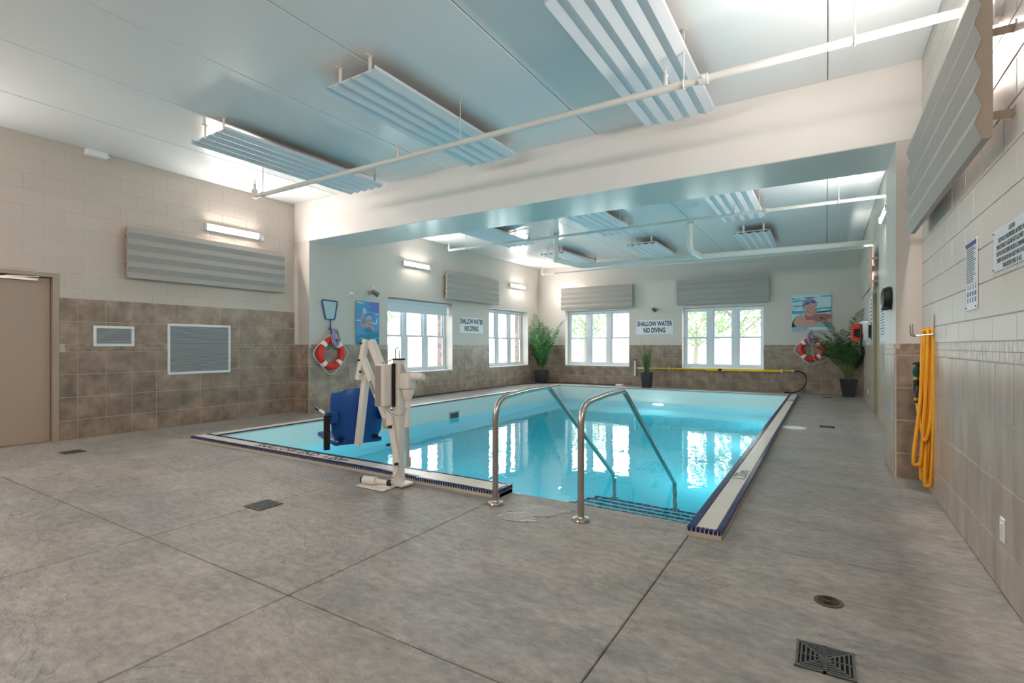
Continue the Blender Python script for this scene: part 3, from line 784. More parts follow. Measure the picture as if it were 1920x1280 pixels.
b = MB(); b.bbox((-.30, -.03, .52), (-.20, .09, .63), .008, X=CX); b.build('arm_block', M['blue'], lift); b = MB(); b.bbox((.20, -.03, .52), (.30, .09, .63), .008, X=CX); b.build('arm_block', M['blue'], lift)
for s in (-1, 1):
    b = MB(); b.tube([CX @ Vector((s*.275, -.02, .59)), CX @ Vector((s*.275, .36, .605))], .014, 12); ar = b.build('armrest', M['lift'], lift, True)
    b = MB(); b.tube([CX @ Vector((s*.275, .36, .605)), CX @ Vector((s*.275, .50, .612))], [.017, .019], 12); b.build('grip', M['black'], ar, True)
b = MB(); b.bbox((-.338, -.045, .285), (-.283, -.025, .60), .004, X=CX); b.tube([CX @ Vector((-.31, -.02, .59)), CX @ Vector((-.27, -.02, .60))], .02, 10); b.build('seat_belt', M['black'], lift)

# ------------------------------------------------------------------ acoustic baffles
def baffle(label, group, panel_m, metal_m, stand):
    """face looks down local -Z, length along Y, width along X"""
    L_, W_ = 2.44, .72
    t = bpy.data.objects.new('acoustic_baffle', None); COL.objects.link(t); t.empty_display_size = .1
    ORG[t.name] = Vector((0, 0, 0)); tag(t, label, 'acoustic panel', group)
    n = 9; pts = []
    for i in range(n + 1): pts.append((-W_/2 + W_*i/n, .0 if i % 2 == 0 else .028))
    lo = [(-W_/2, .06)] + pts + [(W_/2, .06)]
    th = .004; up = [(x, z + th) for x, z in pts[1:-1]]
    prof = lo + [(W_/2 - th, .06)] + [(W_/2 - th, pts[-1][1] + th)] + up[::-1] + [(-W_/2 + th, th)] + [(-W_/2 + th, .06)]
    b = MB(); b.prism(prof, (0, -L_/2, 0), (1, 0, 0), (0, 0, 1), (0, L_, 0)); b.build('corrugated_panel', panel_m, t)
    b = MB(); i_ = .012 if stand < .19 else .16; b.box((-W_/2 + .012, -L_/2 + i_, .036), (W_/2 - .012, L_/2 - i_, .058)); b.build('backing', M['shadow_sheet'], t)  # dark sheet paints in the shadow behind the corrugated panel
    for y in (-L_/2 + .02, L_/2 - .02):
        b = MB(); e = 1 if y > 0 else -1
        if stand < .19: b.prism([(x, z + .0045) for x, z in pts] + [(W_/2 - .006, .07), (-W_/2 + .006, .07)], (0, e*(L_/2 - .004), 0), (1, 0, 0), (0, 0, 1), (0, -e*.02, 0))
        else: b.bbox((-W_/2 + .03, y - .05 - .012 if e > 0 else y + .05 - .012, .058), (W_/2 - .03, y - .05 + .012 if e > 0 else y + .05 + .012, .075), .002)
        b.build('end_channel', metal_m, t)
        for x in (-W_/2 + .2, W_/2 - .12):
            k = MB(); e = 1 if y < 0 else -1; k.bbox((x - .02, y + e*.035, .04), (x + .02, y + e*.04, stand), .001); k.bbox((x - .02, y - .01, stand - .006), (x + .02, y + .06, stand), .001)
            k.build('bracket', metal_m, t)
    return t
STC = ZC - 3.685
cbf = baffle('', 'white corrugated baffles under the ceiling', M['baffle_c'], M['pipe'], STC)
wbf = baffle('', 'grey corrugated baffles standing off the walls', M['baffle_w'], M['bracket'], .155)
spots = [(-6.20, 4.45, 'white corrugated ceiling baffle of the near room nearest the left wall'),
         (-3.79, 4.45, 'white corrugated ceiling baffle in the middle of the near room'),
         (-1.36, 4.45, 'white corrugated ceiling baffle of the near room nearest the right wall'),
         (-6.40, 9.62, 'white corrugated ceiling baffle just behind the beam, nearest the far room\'s left wall'),
         (-3.88, 9.62, 'white corrugated ceiling baffle just behind the beam, middle of its row'),
         (-1.37, 9.62, 'white corrugated ceiling baffle just behind the beam, nearest the right wall'),
         (-6.25, 13.42, 'white corrugated ceiling baffle near the back wall, left in its row'),
         (-3.84, 13.42, 'white corrugated ceiling baffle near the back wall, middle of its row'),
         (-1.40, 13.42, 'white corrugated ceiling baffle near the back wall, right in its row')]
for i, (x, y, lb) in enumerate(spots):
    o = cbf if i == 0 else copy_tree(cbf)
    o.location = (x, y, 3.685); o['label'] = lb
RL = Matrix.Rotation(-PI/2, 4, 'Y'); RRm = Matrix.Rotation(PI/2, 4, 'Y'); RB = Matrix.Rotation(-PI/2, 4, 'X') @ Matrix.Rotation(PI/2, 4, 'Z')
wspots = [((XL+.16, 4.49, 2.56), RL, 'grey corrugated wall baffle under the lamp on the near left wall'),
          ((XL+.16, 11.58, 2.82), RL, 'grey corrugated wall baffle above the sign between the left windows'),
          ((-6.33, YB-.16, 2.79), RB, 'grey corrugated wall baffle above the left window of the back wall'),
          ((-2.54, YB-.16, 2.80), RB, 'grey corrugated wall baffle above the right window of the back wall'),
          ((XR-.16, 4.465, 2.585), RRm, 'large grey corrugated wall baffle on the near right block wall'),
          ((XR-.16, 12.0, 2.60), RRm, 'grey corrugated wall baffle above the far right door')]
for i, (p, R_, lb) in enumerate(wspots):
    o = wbf if i == 0 else copy_tree(wbf)
    o.rotation_euler = R_.to_euler(); o.location = p; o['label'] = lb

# ------------------------------------------------------------------ wall lamps
def lamp(p, d, label, L_=.86, wrap=False):
    """p: wall point at the middle, d: outward direction"""
    d = Vector(d); a = Vector((0, 0, 1)).cross(d); p = Vector(p)
    X = Matrix(((a.x, d.x, 0, p.x), (a.y, d.y, 0, p.y), (0, 0, 1, p.z), (0, 0, 0, 1)))
    t = thing('wall_lamp', label, 'lamp', p, 'fluorescent wall lamps')
    b = MB(); b.bbox((-L_/2 - .03, 0, -.055), (L_/2 + .03, .012 if wrap else .0455, .055), .004, X=X); b.build('back_plate', M['white'], t)
    b = MB(); prof = [(.0465, -.045), (.056, -.037), (.064, -.018), (.066, 0), (.064, .018), (.056, .037), (.0465, .045)] if not wrap else [(.012, -.05), (.045, -.05), (.062, -.03), (.066, 0), (.062, .03), (.045, .05), (.012, .05)]
    q = [X @ Vector((-L_/2, y, z)) for y, z in prof]; r = [X @ Vector((L_/2, y, z)) for y, z in prof]; n = len(prof)
    b.add(q + r, [tuple(range(n)), tuple(range(n, 2*n))[::-1]] + [(i, i+1, n+i+1, n+i) for i in range(n-1)] + [(n-1, 0, n, 2*n-1)])
    b.build('diffuser', M['diff'], t, True)
    b = MB()
    for s in (-1, 1):
        b = MB(); b.bbox((s*(L_/2 + .012) - .012, .005, -.052), (s*(L_/2 + .012) + .012, .068, .052), .006, X=X); b.build('end_cap', M['pure'], t)
    b = MB(); b.bbox((L_/2 + .05, 0, -.06), (L_/2 + .12, .04, .03), .004, X=X); b.build('junction_box', M['pure'], t)
lamp((XL, 4.83, 3.15), (1, 0, 0), 'lit fluorescent lamp above the baffle on the near left wall')
lamp((XL, 9.31, 3.19), (1, 0, 0), 'lit fluorescent lamp on the far left wall, above the first window')
lamp((XL, 14.06, 3.15), (1, 0, 0), 'lit fluorescent lamp on the far left wall, nearest the back corner')
lamp((-7.25, YB, 2.93), (0, -1, 0), 'lit fluorescent lamp half hidden behind the left back-wall baffle')
lamp((XR, 9.3, 3.18), (-1, 0, 0), 'lit fluorescent lamp high on the far right wall', .86)
lamp((XR, 12.4, 2.72), (-1, 0, 0), 'lit fluorescent lamp hidden behind the far right wall baffle')
lamp((XR, 4.0, 2.95), (-1, 0, 0), 'lit fluorescent lamp hidden behind the near right wall baffle', .86, True)
lamp((XL, .6, 3.15), (1, 0, 0), 'lit fluorescent lamp on the left wall near the door, outside the view', .86, True)
lamp((XR, .4, 3.15), (-1, 0, 0), 'added unseen lamp on the right wall behind the viewer')  # unseen source put in to brighten the near room
lamp((-3.8, YF, 3.1), (0, 1, 0), 'added unseen lamp on the front wall behind the viewer', 1.2)  # fill light added behind the camera

# ------------------------------------------------------------------ sprinkler pipes
def head(b, x, y, z, s=1):
    b.lathe([(.022, -.04), (.026, 0), (.02, .03), (.014, .06), (.02, .075), (.02, .09), (.008, .1), (.006, .14), (.016, .145), (.016, .15)], (x, y, z), 12)
def sprinkler(label, x0, x1, y, z, r, rods, heads, couplings, elbow=True):
    t = thing('sprinkler_pipe', label, 'pipe', (x0, y, z), 'white sprinkler pipes')
    b = MB(); b.tube([(x0, y, z), (x1, y, z)], r, 14); b.build('pipe', M['pipe'], t, True)
    if elbow:
        b = MB(); b.tube(bend([(x0+.06, y, z), (x0, y, z), (x0, y, z+.10)], .05), r*1.25, 12); head(b, x0, y, z+.09); b.build('elbow', M['pipe'], t, True)
    for x in rods:
        b = MB(); b.cyl((x, y, z+r), (x, y, ZC), .006, 8); b.tube(arc((x, y, z), r+.006, 0, 2*PI, 14, (0, 1, 0), (0, 0, 1))[:-1], .006, 6, closed=True)
        b.lathe([(.03, 0), (.03, .004)], (x, y, ZC-.006), 10); b.build('hanger', M['pipe'], t, True)
    for x in heads:
        b = MB(); head(b, x, y, z+.03); b.build('sprinkler_head', M['pipe'], t, True)
    for x in couplings:
        b = MB(); b.cyl((x-.035, y, z), (x+.035, y, z), r*1.4, 14); b.bbox((x-.012, y-r*1.9, z-.012), (x+.012, y+r*1.9, z+.012), .003); b.build('coupling', M['pipe'], t, True)
sprinkler('white sprinkler pipe hung across the near room in front of the beam', -7.15, XR, 4.4, 3.43, .031, (-6.95, -3.37, -1.02, .172), (-4.28, -1.17), (-.86,))
sprinkler('white sprinkler pipe across the far room just behind the beam', -7.6, XR, 9.5, 3.5, .026, (-7.1, -3.4, -.96, .16), (-4.9, -1.35), (-.85,))
sprinkler('thin white sprinkler pipe nearest the back wall', -7.62, XR, 14.2, 3.49, .022, (-7.2, -4.1, -1.2, .3), (-5.0, -1.8), (-1.4,))
dp = thing('drain_pipe', 'thick white painted drain pipe across the far room below the ceiling', 'pipe', (-5.4, 12.0, 3.25))
b = MB(); b.tube(bend([(-5.44, 10.8, 3.27), (-5.36, 12.0, 3.27), (XR-.002, 12.0, 3.22)], .16), .062, 18); b.build('main_run', M['pipe'], dp, True)
for (x, y, x2) in ((-5.44, 10.8, -5.44), (-2.47, 11.2, -2.44)):
    b = MB()
    if x2 != x: b.tube(bend([(x, y, ZC), (x, y, 3.26), (x2 + .05, 12.0, 3.24)], .16), .06, 18)
    else: b.tube([(x, y, ZC), (x, y, 3.21)], .062, 18)
    b.lathe([(.075, 0), (.075, .07)], (x, y, ZC - .08), 18); b.build('riser', M['pipe'], dp, True)

# ------------------------------------------------------------------ plants and pots
def square_pot(name_t, cx_, cy_, wb, wt, h, m=None):
    b = MB(); prof = []
    a, c = wb/2, wt/2
    def ring(hw, z, ch): return [(-hw+ch, -hw, z), (hw-ch, -hw, z), (hw, -hw+ch, z), (hw, hw-ch, z), (hw-ch, hw, z), (-hw+ch, hw, z), (-hw, hw-ch, z), (-hw, -hw+ch, z)]
    R_ = [ring(a, 0, .01), ring(c, h, .012), ring(c-.018, h, .01), ring(c-.022, h-.05, .01)]
    vs = [(x+cx_, y+cy_, z) for r in R_ for x, y, z in r]; fs = [tuple(range(8))[::-1]]
    for k in range(3):
        for i in range(8): fs.append((k*8+i, k*8+(i+1) % 8, (k+1)*8+(i+1) % 8, (k+1)*8+i))
    fs.append(tuple(range(24, 32)))
    b.add(vs, fs); b.build('pot', m or M['pot'], name_t)
    b = MB(); b.lathe([(0, h-.075), (c-.03, h-.075), (c-.05, h-.035), (.0, h-.025)], (cx_, cy_, 0), 10); b.build('soil', M['soil'], name_t)
def frond(parent, root, az, lean, length, m, nleaf=16, ll=.28, droop=.5, stem=.45):
    """one palm frond: a curved midrib and rows of narrow leaflets"""
    root = Vector(root); pts = []; p = root.copy(); ang = lean; n = 14
    h = Vector((math.cos(az), math.sin(az), 0))
    for i in range(n + 1):
        pts.append(p.copy()); t = i / n
        d = h * math.sin(ang) + Vector((0, 0, 1)) * math.cos(ang); p = p + d * (length / n); ang += droop / n * (0.4 + 1.6 * t)
    b = MB(); b.tube(pts, [.009 * (1 - .75 * i / n) for i in range(n + 1)], 5, 0)
    side = Vector((-math.sin(az), math.cos(az), 0))
    for k in range(nleaf):
        t = stem + (1 - stem) * (k + .5) / nleaf; f = t * n; i = min(int(f), n - 1); q = pts[i].lerp(pts[i+1], f - i)
        tang = (pts[i+1] - pts[i]).normalized()
        L_ = ll * math.sin(PI * (.18 + .75 * (k + .5) / nleaf)) * random.uniform(.85, 1.1)
        for s in (-1, 1):
            dr = (side * s * .75 + tang * .75 + Vector((0, 0, -.12)) + Vector((random.uniform(-.1, .1), random.uniform(-.1, .1), random.uniform(-.1, .1)))).normalized()
            nn = dr.cross(tang).normalized(); wv = nn.cross(dr).normalized() * .015
            m1 = q + dr * L_ * .5 + Vector((0, 0, -.01)); e = q + dr * L_ + Vector((0, 0, -.05 * L_ / .28))
            b.add([q - wv*.4, q + wv*.4, m1 + wv, e, m1 - wv], [(0, 1, 2, 3, 4)], 1)
    b.v = [(min(max(x, XL+.03), XR-.03), min(y, YB-.03), z) for x, y, z in b.v]
    o = b.build('frond', [M['stem'], m], parent)
    return o
palm = thing('potted_palm', 'tall dark green artificial palm in a charcoal pot, back right corner', 'plant', (.45, 14.9, 0))
square_pot(palm, .45, 14.9, .24, .37, .42)
random.seed(3)
for k in range(22):
    az = k * 2.4 + random.uniform(-.3, .3); ln = random.uniform(1.05, 1.5)
    if math.cos(az) > .45: ln *= .72
    if math.sin(az) > .5: ln *= .8
    frond(palm, (.45 + .04*math.cos(az), 14.9 + .04*math.sin(az), .38), az, random.uniform(.08, .42), ln, M['leaf'], 15, .27, random.uniform(.5, 1.0), .36)
frond(palm, (.45, 14.88, .4), -1.2, .05, 1.95, M['leaf'], 16, .30, .95, .55); frond(palm, (.43, 14.9, .4), 2.6, .1, 1.75, M['leaf'], 16, .28, .7, .5)
frond(palm, (.43, 14.86, .4), PI + .35, .40, 1.28, M['leaf'], 17, .3, .55, .45)
palm2 = thing('potted_palm', 'slim bright green artificial palm in a dark pot, back left corner', 'plant', (-8.05, 14.9, 0))
square_pot(palm2, -8.05, 14.9, .3, .38, .44)
random.seed(5)
for k in range(20):
    az = k * 2.4; ln = random.uniform(1.0, 1.75)
    if k < 4: ln = random.uniform(1.75, 1.95)
    if math.cos(az) < -.4 or math.sin(az) > .5: ln *= .85
    frond(palm2, (-8.02 + .03*math.cos(az), 14.88 + .03*math.sin(az), .40), az, random.uniform(.0, .26), ln, M['leaf2'] if math.cos(az + .6) > -.1 else M['leaf'], 24, .34, random.uniform(.2, .6), .16)
gp = thing('potted_grass', 'tall spiky artificial grass in a narrow dark pot beneath the back wall sign', 'plant', (-4.45, 14.75, 0))
square_pot(gp, -4.47, 14.75, .22, .30, .46)
random.seed(11); b = MB()
for k in range(150):
    az = random.uniform(0, 2*PI); le = random.uniform(.02, .26) if k < 130 else random.uniform(.7, 1.1); ln = random.uniform(.45, .95) if k < 130 else random.uniform(.3, .45)
    if k < 4: ln, le = random.uniform(1.0, 1.15), random.uniform(.02, .12)
    p = Vector((-4.47 + random.uniform(-.06, .06), 14.75 + random.uniform(-.06, .06), .43)); h = Vector((math.cos(az), math.sin(az), 0)); sd = Vector((-math.sin(az), math.cos(az), 0)) * .010
    pts = []; a = le
    for i in range(6):
        pts.append(p.copy()); p = p + (h * math.sin(a) + Vector((0, 0, 1)) * math.cos(a)) * ln / 5; a += .08 if k < 130 else .5
    for i in range(5):
        s0, s1 = sd * (1 - i / 5.5), sd * (1 - (i + 1) / 5.5)
        b.add([pts[i]-s0, pts[i]+s0, pts[i+1]+s1, pts[i+1]-s1], [(0, 1, 2, 3)])
b.build('grass_blades', M['grassl'], gp, kind='stuff')

# ------------------------------------------------------------------ life rings and rescue gear
def life_ring(c, face, label, coil_dx=0.0, trail=False):
    """face: outward direction (x or y)"""
    n = Vector(face); a = Vector((0, 0, 1)).cross(n); c = Vector(c)
    t = thing('life_ring', label, 'life ring', c - n * .06, 'red life rings with white bands')
    def at(u, v, w=0): return c + a * u + Vector((0, 0, 1)) * v + n * w
    R_, r = .245, .062
    b = MB(); ring = [at(R_*math.cos(q), R_*math.sin(q)) for q in [2*PI*i/40 for i in range(40)]]
    b.tube(ring, r, 14, closed=True); b.build('ring', M['red'], t, True)
    for k in range(4):
        q0 = PI/4 + k*PI/2; b = MB()
        b.tube([at(R_*math.cos(q0+q), R_*math.sin(q0+q)) for q in (-.16, -.08, 0, .08, .16)], r + .003, 14); b.build('band', M['pure'], t, True)
    rp = []
    for k in range(4):
        q0 = PI/4 + k*PI/2; rp.append(at((R_+r+.004)*math.cos(q0), (R_+r+.004)*math.sin(q0)))
        q1 = q0 + PI/4; e = .395 if k != 0 else .36
        rp.append(at(e*math.cos(q1), e*math.sin(q1)))
    b = MB(); b.tube(spline(rp, 6, True), .0085, 7, closed=True); b.build('grab_rope', M['rope'], t, True)
    b = MB(); b.bbox(at(-.012, .45, -.06), at(.012, .50, -.03), .003); b.tube(bend([at(0, .47, -.04), at(0, .44, .05), at(0, .48, .07)], .02), .007, 8); b.build('hook', M['steel_d'], t)
    random.seed(21); b = MB()
    for k in range(9):
        cx0, cz0 = coil_dx + random.uniform(-.02, .02), .30 + random.uniform(-.03, .03); ra, rb_ = random.uniform(.05, .085), random.uniform(.10, .15)
        b.tube([at(cx0 + ra*math.cos(q), cz0 + rb_*math.sin(q), .06 + .005*k) for q in [2*PI*i/16 for i in range(16)]], .010, 6, closed=True)
    b.build('throw_rope', M['rope_m'], t, True)
    if trail:
        b = MB(); b.tube(spline([at(0, .2, .08), at(.02, 0, .08), at(.06, -.22, .08), at(.16, -.34, .06), at(.32, -.26, .04), at(.40, -.10, .02)], 8), .007, 6); b.build('rope_tail', M['rope'], t, True)
life_ring((PLX + .075, 6.43, 1.09), (1, 0, 0), 'red life ring with white bands on the left pillar under the net', .05)
life_ring((-.34, YB - .075, 1.14), (0, -1, 0), 'red life ring with white bands on the back wall under the poster', 0, True)
net = thing('skimmer_net', 'blue framed pool skimmer net hung on the left pillar', 'pool net', (PLX + .03, 6.44, 1.75))
xx = PLX + .03
outl = bend([(xx, 6.345, 1.74), (xx, 6.255, 2.10), (xx, 6.615, 2.09), (xx, 6.545, 1.74), (xx, 6.345, 1.74)], .035, 4)
b = MB(); b.tube(outl[:-1], .012, 8, closed=True); b.build('net_frame', M['bluef'], net, True)
b = MB(); b.prism([(6.345, 1.745), (6.55, 1.745), (6.60, 2.085), (6.265, 2.09)], (xx - .006, 0, 0), (0, 1, 0), (0, 0, 1), (.002, 0, 0)); b.build('mesh', M['net'], net)
b = MB(); b.tube([(xx, 6.447, 1.74), (xx, 6.452, 1.60)], .012, 8); b.tube([(xx, 6.452, 1.60), (xx + .02, 6.455, 1.44)], .016, 8); b.build('net_handle', M['blue'], net, True)
# pole on the back wall
pole = thing('rescue_pole', 'long yellow rescue pole lying on hooks along the back wall', 'pole', (-4.9, YB - .07, .56))
b = MB(); b.tube([(-4.95, YB-.07, .553), (-.80, YB-.07, .575)], .022, 12); b.build('yellow_tube', M['yellow'], pole, True)
b = MB(); b.tube([(-2.95, YB-.105, .535), (-1.0, YB-.105, .548)], .017, 10); b.build('inner_tube', M['yellow'], pole, True)
b = MB(); b.tube([(-.95, YB-.07, .574), (-.73, YB-.07, .577)], .02, 12); b.tube([(-4.98, YB-.07, .553), (-4.56, YB-.07, .555)], .0225, 12); b.build('white_end', M['pure'], pole, True)
b = MB(); b.tube([(-2.62, YB-.088, .555), (-2.53, YB-.088, .556)], .04, 12); b.build('clip', M['black'], pole, True)
for x in (-4.0, -1.02):
    b = MB(); b.bbox((x-.012, YB-.13, .505), (x+.012, YB-.006, .53), .003); b.bbox((x-.012, YB-.14, .505), (x+.012, YB-.13, .62), .003); b.build('hook', M['pure'], pole)
ph = thing('brush_head', 'white brush head standing upright at the left end of the yellow pole', 'pool brush', (-5.03, YB - .06, .55))
b = MB(); b.bbox((-5.055, YB-.1, .31), (-5.015, YB-.02, .78), .008); b.build('brush_back', M['pure'], ph)
b = MB()
for i in range(22): b.box((-5.075, YB-.085, .325+i*.02), (-5.055, YB-.035, .335+i*.02))
b.build('bristles', M['rope'], ph, kind='stuff')
vh = MB(); vh.tube(spline([(-.72, YB-.08, .57), (-.56, YB-.09, .55), (-.46, YB-.12, .42), (-.46, YB-.16, .26), (-.56, YB-.25, .10), (-.75, YB-.32, .02), (-.95, YB-.34, .018)], 8), .014, 8)
tag(vh.build('vacuum_hose', M['black'], None, True, org=(-.6, YB-.1, 0)), 'thin black hose curling down from the yellow pole end', 'hose')
# spare bits along the left wall: a thin hose lying on the deck
vh = MB(); vh.tube(spline([(-8.38, 8.2, .02), (-8.36, 9.5, .02), (-8.4, 11.0, .02), (-8.37, 12.6, .02), (-8.3, 14.2, .02), (-7.6, 15.15, .02), (-6.4, 15.25, .02), (-5.5, 15.2, .02)], 8), .018, 8)
tag(vh.build('floor_hose', M['pot'], None, True, org=(-8.38, 8.2, 0)), 'dark hose lying on the deck along the foot of the far walls', 'hose')
b = MB(); b.bbox((-5.52, 15.0, 0.0), (-5.32, 15.12, .06), .012); b.tube([(-5.32, 15.06, .03), (-5.26, 15.06, .03)], .02, 8)
tag(b.build('float_box', M['pure'], None, org=(-5.42, 15.06, 0)), 'small white plastic box on the deck left of the potted grass', 'box')

# ------------------------------------------------------------------ garden hose on the right wall
hh = thing('hose_hook', 'chrome double hook holding the yellow hose on the right wall', 'hook', (XR, 5.42, 1.36))
b = MB(); b.bbox((XR-.018, 5.35, 1.30), (XR-.009, 5.38, 1.50), .002); b.build('hook_plate', M['steel'], hh)
for y in (5.365, 5.50):
    b = MB(); b.tube(bend([(XR-.012, y, 1.335), (XR-.15, y, 1.32), (XR-.155, y, 1.42)], .03), .007, 8); b.build('prong', M['steel'], hh, True)
hose = thing('garden_hose', 'coiled yellow hose hanging on the right wall beside the pillar', 'hose', (.70, 5.45, 1.35))
ht = 1.36
def strand(xa, xb, zb, ya, yb, w=.02):
    """one hanging loop: up over the hook and down to zb"""
    return [(xa, ya, ht - .05), ((xa*.6+xb*.4), ya, zb + .55), (xb - w, (ya+yb)/2, zb + .06), (xb, (ya+yb)/2, zb), (xb + w, (ya+yb)/2, zb + .06), ((xa*.5+xb*.5) + .03, yb, zb + .55), (xa + .028, yb, ht - .05), (xa + .02, (ya+yb)/2, ht + .005)]
pts = [(.655, 5.50, .86), (.69, 5.48, .78+.0), (.665, 5.46, .62), (.675, 5.44, 1.0), (.683, 5.44, 1.25), (.70, 5.45, ht)]
pts += strand(.688, .648, .24, 5.47, 5.42, .025)
pts += strand(.705, .695, .12, 5.50, 5.44)
pts += strand(.716, .715, .075, 5.47, 5.38)
pts += strand(.727, .722, .14, 5.52, 5.46, .012)
pts += [(.735, 5.45, ht), (.742, 5.42, 1.15), (.735, 5.40, .7), (.70, 5.42, .45), (.67, 5.48, .62), (.648, 5.52, .84)]
b = MB(); b.tube(spline(pts[5:], 9), .0135, 10); b.tube(spline([(.668, 5.5, .87), (.70, 5.5, .60), (.70, 5.47, 1.0), (.70, 5.46, ht-.03)], 8), .0135, 10); b.build('hose_tube', M['hose'], hose, True)
b = MB(); b.tube([(.648, 5.52, .83), (.651, 5.52, .95)], [.02, .022], 12); b.tube([(.652, 5.50, .80), (.668, 5.5, .90)], [.02, .022], 12); b.build('hose_grip', M['black'], hose, True)
b = MB(); b.tube([(.651, 5.52, .95), (.652, 5.52, .975)], .021, 12); b.tube([(.6515, 5.50, .795), (.650, 5.50, .775)], .019, 12); b.build('coupling', M['brass'], hose, True)
b = MB(); b.tube([(.652, 5.52, .97), (.652, 5.52, 1.01), (.655, 5.52, 1.05), (.657, 5.52, 1.06)], [.018, .03, .03, .018], 12); b.build('nozzle', M['green_g'], hose, True)
b = MB(); b.tube([(.657, 5.52, 1.06), (.662, 5.52, 1.085)], .018, 10); b.beam((.625, 5.52, 1.085), (.69, 5.52, 1.10), .02, .014); b.tube([(.650, 5.50, .775), (.648, 5.50, .755)], .013, 10); b.build('nozzle_tip', M['black'], hose, True)

# ------------------------------------------------------------------ signs
def dive_sign(o, right, label):
    r = Vector(right); n = r.cross(Vector((0, 0, 1))); o = Vector(o)
    t = thing('warning_sign', label, 'sign', o, 'shallow water signs'); W_, H_ = 1.12, .435
    X = axes(r, (0, 0, 1), o)
    b = MB(); b.bbox((-W_/2, -H_/2, 0), (W_/2, H_/2, .008), .002, X=X); b.build('sign_panel', M['sign'], t)
    lettering('SHALLOW WATER', .205, M['ink'], t, r, (0, 0, 1), o + n*.009 + Vector((0, 0, .10)), sx=.62, bold=.006)
    lettering('NO DIVING', .205, M['ink'], t, r, (0, 0, 1), o + n*.009 - Vector((0, 0, .10)), sx=.62, bold=.006)
dive_sign((-4.466, YB, 1.806), (1, 0, 0), 'white SHALLOW WATER NO DIVING sign on the back wall between the windows')
dive_sign((XL, 11.62, 1.81), (0, 1, 0), 'white SHALLOW WATER NO DIVING sign on the left wall between the windows')
rs = thing('rules_sign', 'wide white sign headed CAUTION on the near right block wall', 'sign', (XR-.01, 3.29, 1.725))
b = MB(); b.bbox((XR-.016, 2.975, 1.62), (XR-.010, 3.605, 1.832), .002); b.build('sign_panel', M['sign'], rs)
for i, ln in enumerate(['CAUTION', 'THIS POOL IS UNSUPERVISED. BATHERS UNDER', 'TWELVE YEARS OF AGE ARE NOT ALLOWED WITHIN', 'THE POOL ENCLOSURE UNLESS ACCOMPANIED BY A', 'PARENT OR HIS OR HER AGENT WHO IS NOT LESS', 'THAN SIXTEEN YEARS OF AGE']):
    lettering(ln, .032, M['ink'], rs, (0, -1, 0), (0, 0, 1), (XR-.0165, 3.29, 1.805 - .0335*i), sx=.66, bold=.0006, depth=.0002)
b = MB()
for y in (2.99, 3.593):
    for z in (1.632, 1.82): b.cyl((XR-.016, y, z), (XR-.02, y, z), .004, 8)
b.build('screws', M['black'], rs)
ps = thing('notice_sign', 'tall narrow white notice with a blue header on the right wall', 'sign', (XR-.01, 4.08, 1.66))
b = MB(); b.bbox((XR-.018, 3.945, 1.455), (XR-.010, 4.215, 1.872), .002); b.build('sign_panel', M['sign'], ps)
b = MB(); b.bbox((XR-.0195, 3.955, 1.838), (XR-.018, 4.205, 1.866), .0005); b.build('header_bar', M['inkb'], ps)
random.seed(8); b = MB()
for k in range(17):
    z = 1.826 - k*.0125
    b.box((XR-.0188, 4.19 - random.uniform(.16, .23), z-.0028), (XR-.018, 4.19, z+.0028))
b.build('printed_lines', M['ink2'], ps, kind='stuff')
b = MB()
for i in range(4):
    y = 4.18 - i*.062
    b.box((XR-.0188, y-.03, 1.59), (XR-.018, y-.024, 1.612)); b.lathe([(.007, 0), (.007, .0008)], (0, 0, 0), 10, X=axes((0, -1, 0), (0, 0, 1), (XR-.018, y-.027, 1.585)))
    b.box((XR-.0188, y-.04, 1.54), (XR-.018, y-.008, 1.565)); b.box((XR-.0188, y-.034, 1.50), (XR-.018, y-.014, 1.53))
b.build('pictograms', M['inkb'], ps)
b = MB()
for y in (3.958, 4.202):
    for z in (1.472, 1.858): b.cyl((XR-.018, y, z), (XR-.022, y, z), .005, 8)
b.build('screws', M['black'], ps)
s3 = thing('notice_board', 'white paper notice on the far right wall beside the pillar', 'sign', (XR-.01, 9.9, 1.6))
b = MB(); b.bbox((XR-.014, 9.40, 1.30), (XR-.001, 10.38, 1.88), .002); b.build('sign_panel', M['sign'], s3)
b = MB()
for k in range(10): b.box((XR-.0152, 9.55, 1.82-k*.045), (XR-.014, 10.26 - random.uniform(0, .2), 1.835-k*.045))
b.build('printed_lines', M['ink2'], s3, kind='stuff')
s4 = thing('door_notice', 'tall white sign with grey lines just beyond the far right door', 'sign', (XR-.01, 12.25, 1.75))
b = MB(); b.bbox((XR-.014, 11.95, 1.30), (XR-.001, 12.75, 2.2), .002); b.build('sign_panel', M['sign'], s4)
b = MB()
for k in range(11): b.box((XR-.0152, 12.05, 2.12-k*.075), (XR-.014, 12.62 - random.uniform(0, .2), 2.15-k*.075))
b.build('printed_lines', M['ink2'], s4, kind='stuff')

